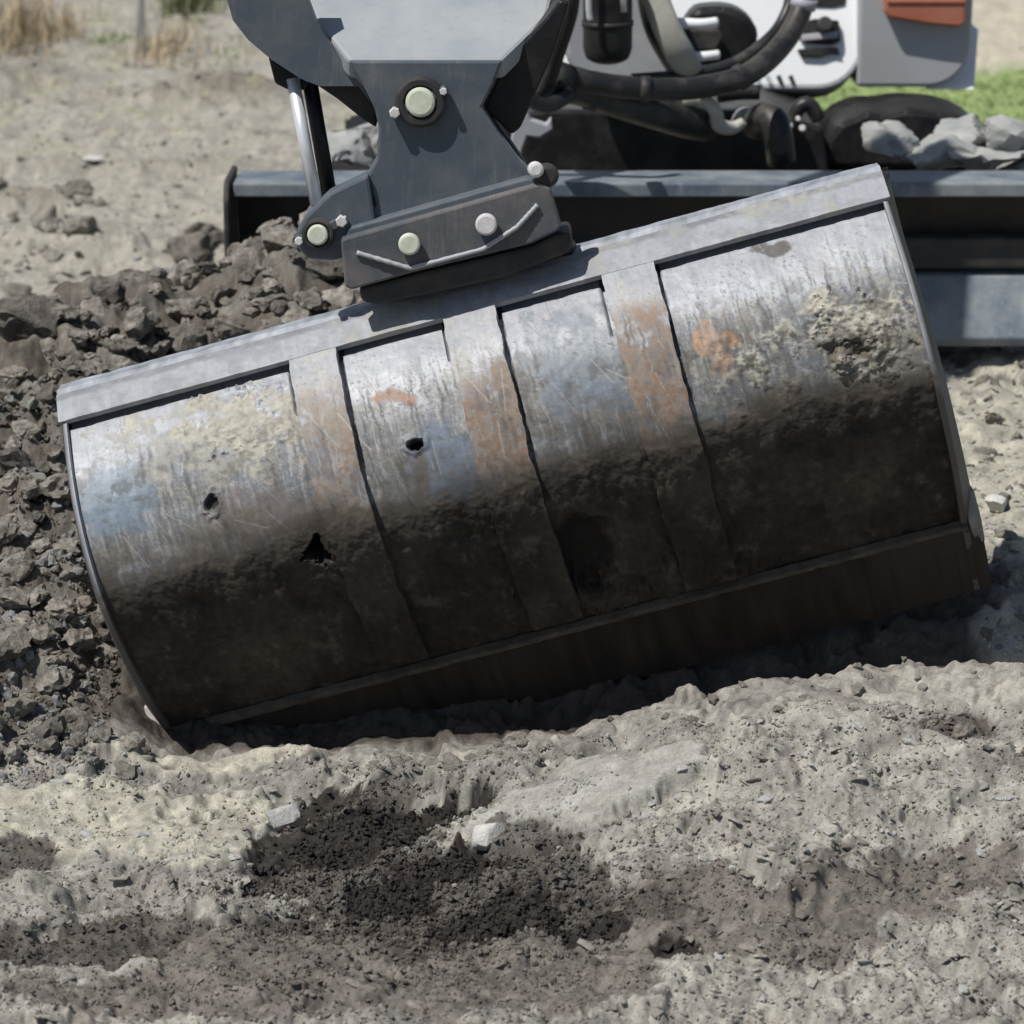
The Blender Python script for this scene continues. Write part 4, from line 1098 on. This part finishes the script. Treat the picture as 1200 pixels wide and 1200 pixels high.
def left_zone(r, n):
    px = r.uniform(-60, 430, n); py = np.where(r.random(n) < .4, r.uniform(250, 480, n), r.uniform(430, 910, n))
    px = np.where(py > 480, px * .55 - 10, px); py = np.maximum(py, np.where(py < 480, 400 - .38 * px, py))
    return px, py
crumbs("soil_crumbs", 900, left_zone, lambda r, n: 4 + 9 * r.random(n) ** 2, 1.9, "loose brown lumps of earth left of the bucket", 3, 2, .3, 0, .22)
crumbs("fine_soil_crumbs", 1900, left_zone, lambda r, n: 2 + 4 * r.random(n) ** 2, 1.7, "loose brown crumbs of earth left of the bucket", 13, 1, .3, 0, .2)
crumbs("earth_flakes", 3000, lambda r, n: (r.uniform(-60, 1260, n), 745 + 485 * r.random(n) ** .8), lambda r, n: 3 + 15 * r.random(n) ** 2.2, 1.03, "broken flakes and crusts of grey earth in the foreground", 24, 1, -.12, .42)
crumbs("earth_crumbs", 3000, lambda r, n: (r.uniform(-60, 1260, n), 740 + 490 * r.random(n) ** .8), lambda r, n: 1.2 + 3.5 * r.random(n) ** 2.2, 1.1, "fine grey crumbs of earth in the foreground", 4, 1, 0)
crumbs("dark_crumbs", 3000, lambda r, n: (r.normal(500, 125, n), r.normal(1030, 60, n)), lambda r, n: 1.5 + 7 * r.random(n) ** 2.4, .95, "dark loose crumbs in the foreground", 5, 1, .2)
crumbs("field_crumbs", 900, lambda r, n: (np.concatenate([r.uniform(-40, 300, n // 2), r.uniform(1050, 1240, n - n // 2)]), np.concatenate([r.uniform(60, 330, n // 2), r.uniform(395, 700, n - n // 2)])), lambda r, n: 1.5 + 7 * r.random(n) ** 3, 1.0, "crumbs of earth on the ground behind", 6, 1, .15, .55)

# grains: tens of thousands of tiny crumbs, instanced on points by geometry nodes
def grain_material():
    m, nt, b = nodes_of("grain_soil")
    at = nt.nodes.new("ShaderNodeAttribute"); at.attribute_type = 'INSTANCER'; at.attribute_name = "Col"
    nt.links.new(at.outputs["Color"], b.inputs["Base Color"])
    b.inputs["Roughness"].default_value = .95; b.inputs["Specular IOR Level"].default_value = .15
    return m
M_grain = grain_material()
def grain_nodes():
    g = bpy.data.node_groups.new("scatter_grains", 'GeometryNodeTree')
    g.interface.new_socket("Geometry", in_out='INPUT', socket_type='NodeSocketGeometry')
    g.interface.new_socket("Geometry", in_out='OUTPUT', socket_type='NodeSocketGeometry')
    N, L = g.nodes, g.links
    gi, go = N.new("NodeGroupInput"), N.new("NodeGroupOutput")
    iop = N.new("GeometryNodeInstanceOnPoints"); join = N.new("GeometryNodeJoinGeometry")
    for i in range(7):
        me = clod_mesh("grain", 800 + i, M_grain, 1, .85, 1.0, .3)
        for p in me.polygons: p.use_smooth = False
        o = bpy.data.objects.new("grain", me)
        oi = N.new("GeometryNodeObjectInfo"); oi.inputs["Object"].default_value = o; oi.inputs["As Instance"].default_value = True
        L.new(oi.outputs["Geometry"], join.inputs[0])
    def attr(name, typ):
        a = N.new("GeometryNodeInputNamedAttribute"); a.data_type = typ; a.inputs["Name"].default_value = name
        return a.outputs["Attribute"]
    L.new(gi.outputs[0], iop.inputs["Points"]); L.new(join.outputs[0], iop.inputs["Instance"])
    iop.inputs["Pick Instance"].default_value = True
    L.new(attr("kind", 'INT'), iop.inputs["Instance Index"])
    e2r = N.new("FunctionNodeEulerToRotation"); L.new(attr("turn", 'FLOAT_VECTOR'), e2r.inputs[0]); L.new(e2r.outputs[0], iop.inputs["Rotation"])
    L.new(attr("size", 'FLOAT'), iop.inputs["Scale"])
    L.new(iop.outputs[0], go.inputs[0])
    return g
GN = grain_nodes()
def grains(name, n, region, rr, label, seed, clump=.5):
    r = np.random.default_rng(seed)
    px, py = region(r, n)
    b0 = -(py - 600) / FPX; dy, dz = CP + b0 * SP, -SP + b0 * CP
    t = 1.66 / -dz
    for _ in range(40): t = t + .6 * ((CAM_H - base_z((px - 600) / FPX * t, dy * t)) / -dz - t)
    x, y = (px - 600) / FPX * t, dy * t
    dens = .45 + clump * fbm(x * 9, y * 9, 4, .6, 171) + .5 * blobs(x, y, DARK, 11, .5) - .5 * blobs(x, y, SLAB, 37, .3) - .25 * blobs(x, y, PALE[:3], 31, .4)
    ok = (r.random(n) < dens) & ~((y > 4.05) & (y < 4.55) & (x > -.62) & (x < .74)) & (y > 2) & (y < 13)
    x, y = x[ok], y[ok]; n = len(x)
    z, c = ground(x, y)
    rad = rr(r, n) * y * 1.05 / FPX
    me = bpy.data.meshes.new(name)
    me.vertices.add(n); me.vertices.foreach_set("co", np.stack([x, y, z + rad * .1], 1).astype(np.float32).ravel())
    a = me.attributes.new("size", 'FLOAT', 'POINT'); a.data.foreach_set("value", rad.astype(np.float32))
    a = me.attributes.new("turn", 'FLOAT_VECTOR', 'POINT'); a.data.foreach_set("vector", r.uniform(0, 6.28, (n, 3)).astype(np.float32).ravel())
    a = me.attributes.new("kind", 'INT', 'POINT'); a.data.foreach_set("value", r.integers(0, 7, n).astype(np.int32))
    a = me.attributes.new("Col", 'FLOAT_COLOR', 'POINT')
    cc = np.ones((n, 4), np.float32); cc[:, :3] = np.clip(c * r.uniform(.72, 1.32, (n, 1)), .01, .42); a.data.foreach_set("color", cc.ravel())
    o = link(name, me, M_grain)
    md = o.modifiers.new("scatter_grains", 'NODES'); md.node_group = GN
    tag(o, label, kind="stuff")
grains("soil_grains", 90000, lambda r, n: (r.uniform(-60, 1260, n), r.uniform(740, 1225, n)), lambda r, n: .9 + 3.6 * r.random(n) ** 3.0, "loose grains and small crumbs of soil in the foreground", 61)
grains("dark_grains", 14000, lambda r, n: (r.normal(500, 120, n), r.normal(1035, 60, n)), lambda r, n: 1.2 + 5.0 * r.random(n) ** 2.4, "dark crumbly soil heaped in the foreground", 62)
grains("spoil_grains", 16000, lambda r, n: left_zone(r, n), lambda r, n: .9 + 3.4 * r.random(n) ** 2, "fine soil between the clods at the left", 63)
grains("field_grains", 14000, lambda r, n: (np.where(r.random(n) < .55, r.uniform(-40, 300, n), r.uniform(1050, 1240, n)), r.uniform(70, 720, n)), lambda r, n: .8 + 3.4 * r.random(n) ** 3, "grains and small lumps on the ground behind", 64)

# ================================================================== GRASS
def blades(x, y, h, lean, w, seed):
    r = np.random.default_rng(seed)
    n = len(x); z, _ = ground(x, y)
    a = r.uniform(0, 6.28, n); hh = h * r.uniform(.5, 1.15, n); l = lean * hh * r.uniform(.2, 1, n)
    b = np.stack([x, y, z - .01], 1); wd = np.stack([np.cos(a + 1.57), np.sin(a + 1.57), a * 0], 1) * w
    m = b + np.stack([np.cos(a) * l * .35, np.sin(a) * l * .35, hh * .6], 1); t = b + np.stack([np.cos(a) * l, np.sin(a) * l, hh], 1)
    V = np.stack([b - wd, b + wd, m + wd * .7, m - wd * .7, t], 1).reshape(-1, 3)
    i = np.arange(n)[:, None] * 5
    F = np.concatenate([i + [0, 1, 2], i + [0, 2, 3], i + [3, 2, 4]], 0)
    return V, F
r = np.random.default_rng(9)
x = r.uniform(.45, 3.4, 16000); y = r.uniform(8.75, 10.3, 16000) + .08 * np.sin(x * 7)
V, F = blades(x, y, .022, .9, .005, 10)
tag(link("lawn_grass", tri_mesh("lawn_grass", V, F, smooth=False), M_grass), "strip of short green grass behind the excavator", kind="stuff")
def tuft(name, px, py, wpx, h, n, m, label, group=None, cat="grass tuft", lean=.7, dp=.35, w=.003):
    cx, cy = G(px, py); R = wpx * cy * 1.05 / FPX
    x = cx + r.normal(0, R * .5, n); y = cy + r.normal(0, dp * .5, n)
    V, F = blades(x, y, h, lean, w, int(px) + 3)
    root = thing(name, (cx, cy, gz(cx, cy)), label, cat, group)
    tag(link("grass_blades", tri_mesh("grass_blades", V, F, smooth=False), m, root), kind="stuff")
    return root
tuft("dry_grass_tuft", 22, 62, 42, .24, 300, M_dry, "tall tan dry grass tuft in the top left corner")
tuft("dry_grass_tuft", 75, 45, 22, .12, 120, M_dry, "low tan grass beside the tall dry tuft")
tuft("dry_grass_tuft", 195, 66, 40, .13, 150, M_dry, "sparse straw-coloured grass right of the white stake")
tuft("green_grass_tuft", 128, 55, 26, .045, 130, M_grass, "small green grass patch left of the white stake")
tuft("green_grass_tuft", 262, 66, 34, .035, 110, M_grass, "low green grass patch beside the coupler guard")
tuft("green_shrub", 225, 14, 34, .13, 240, mat_worn("shrub_leaves", (.13, .15, .07), (.26, .25, .16), 9, (.35, .65), (.8, .8)), "dull green scrub at the top edge left of the coupler", cat="shrub", w=.008)
cx, cy = G(166, 62)
from_bm("stake", tube_bm([Vector((cx, cy, gz(cx, cy) - .05)), Vector((cx + .005, cy, gz(cx, cy) + .62))], .018, 12), M_stake)
tag(bpy.data.objects["stake"], "thin white marker stake standing among the grass", "stake")
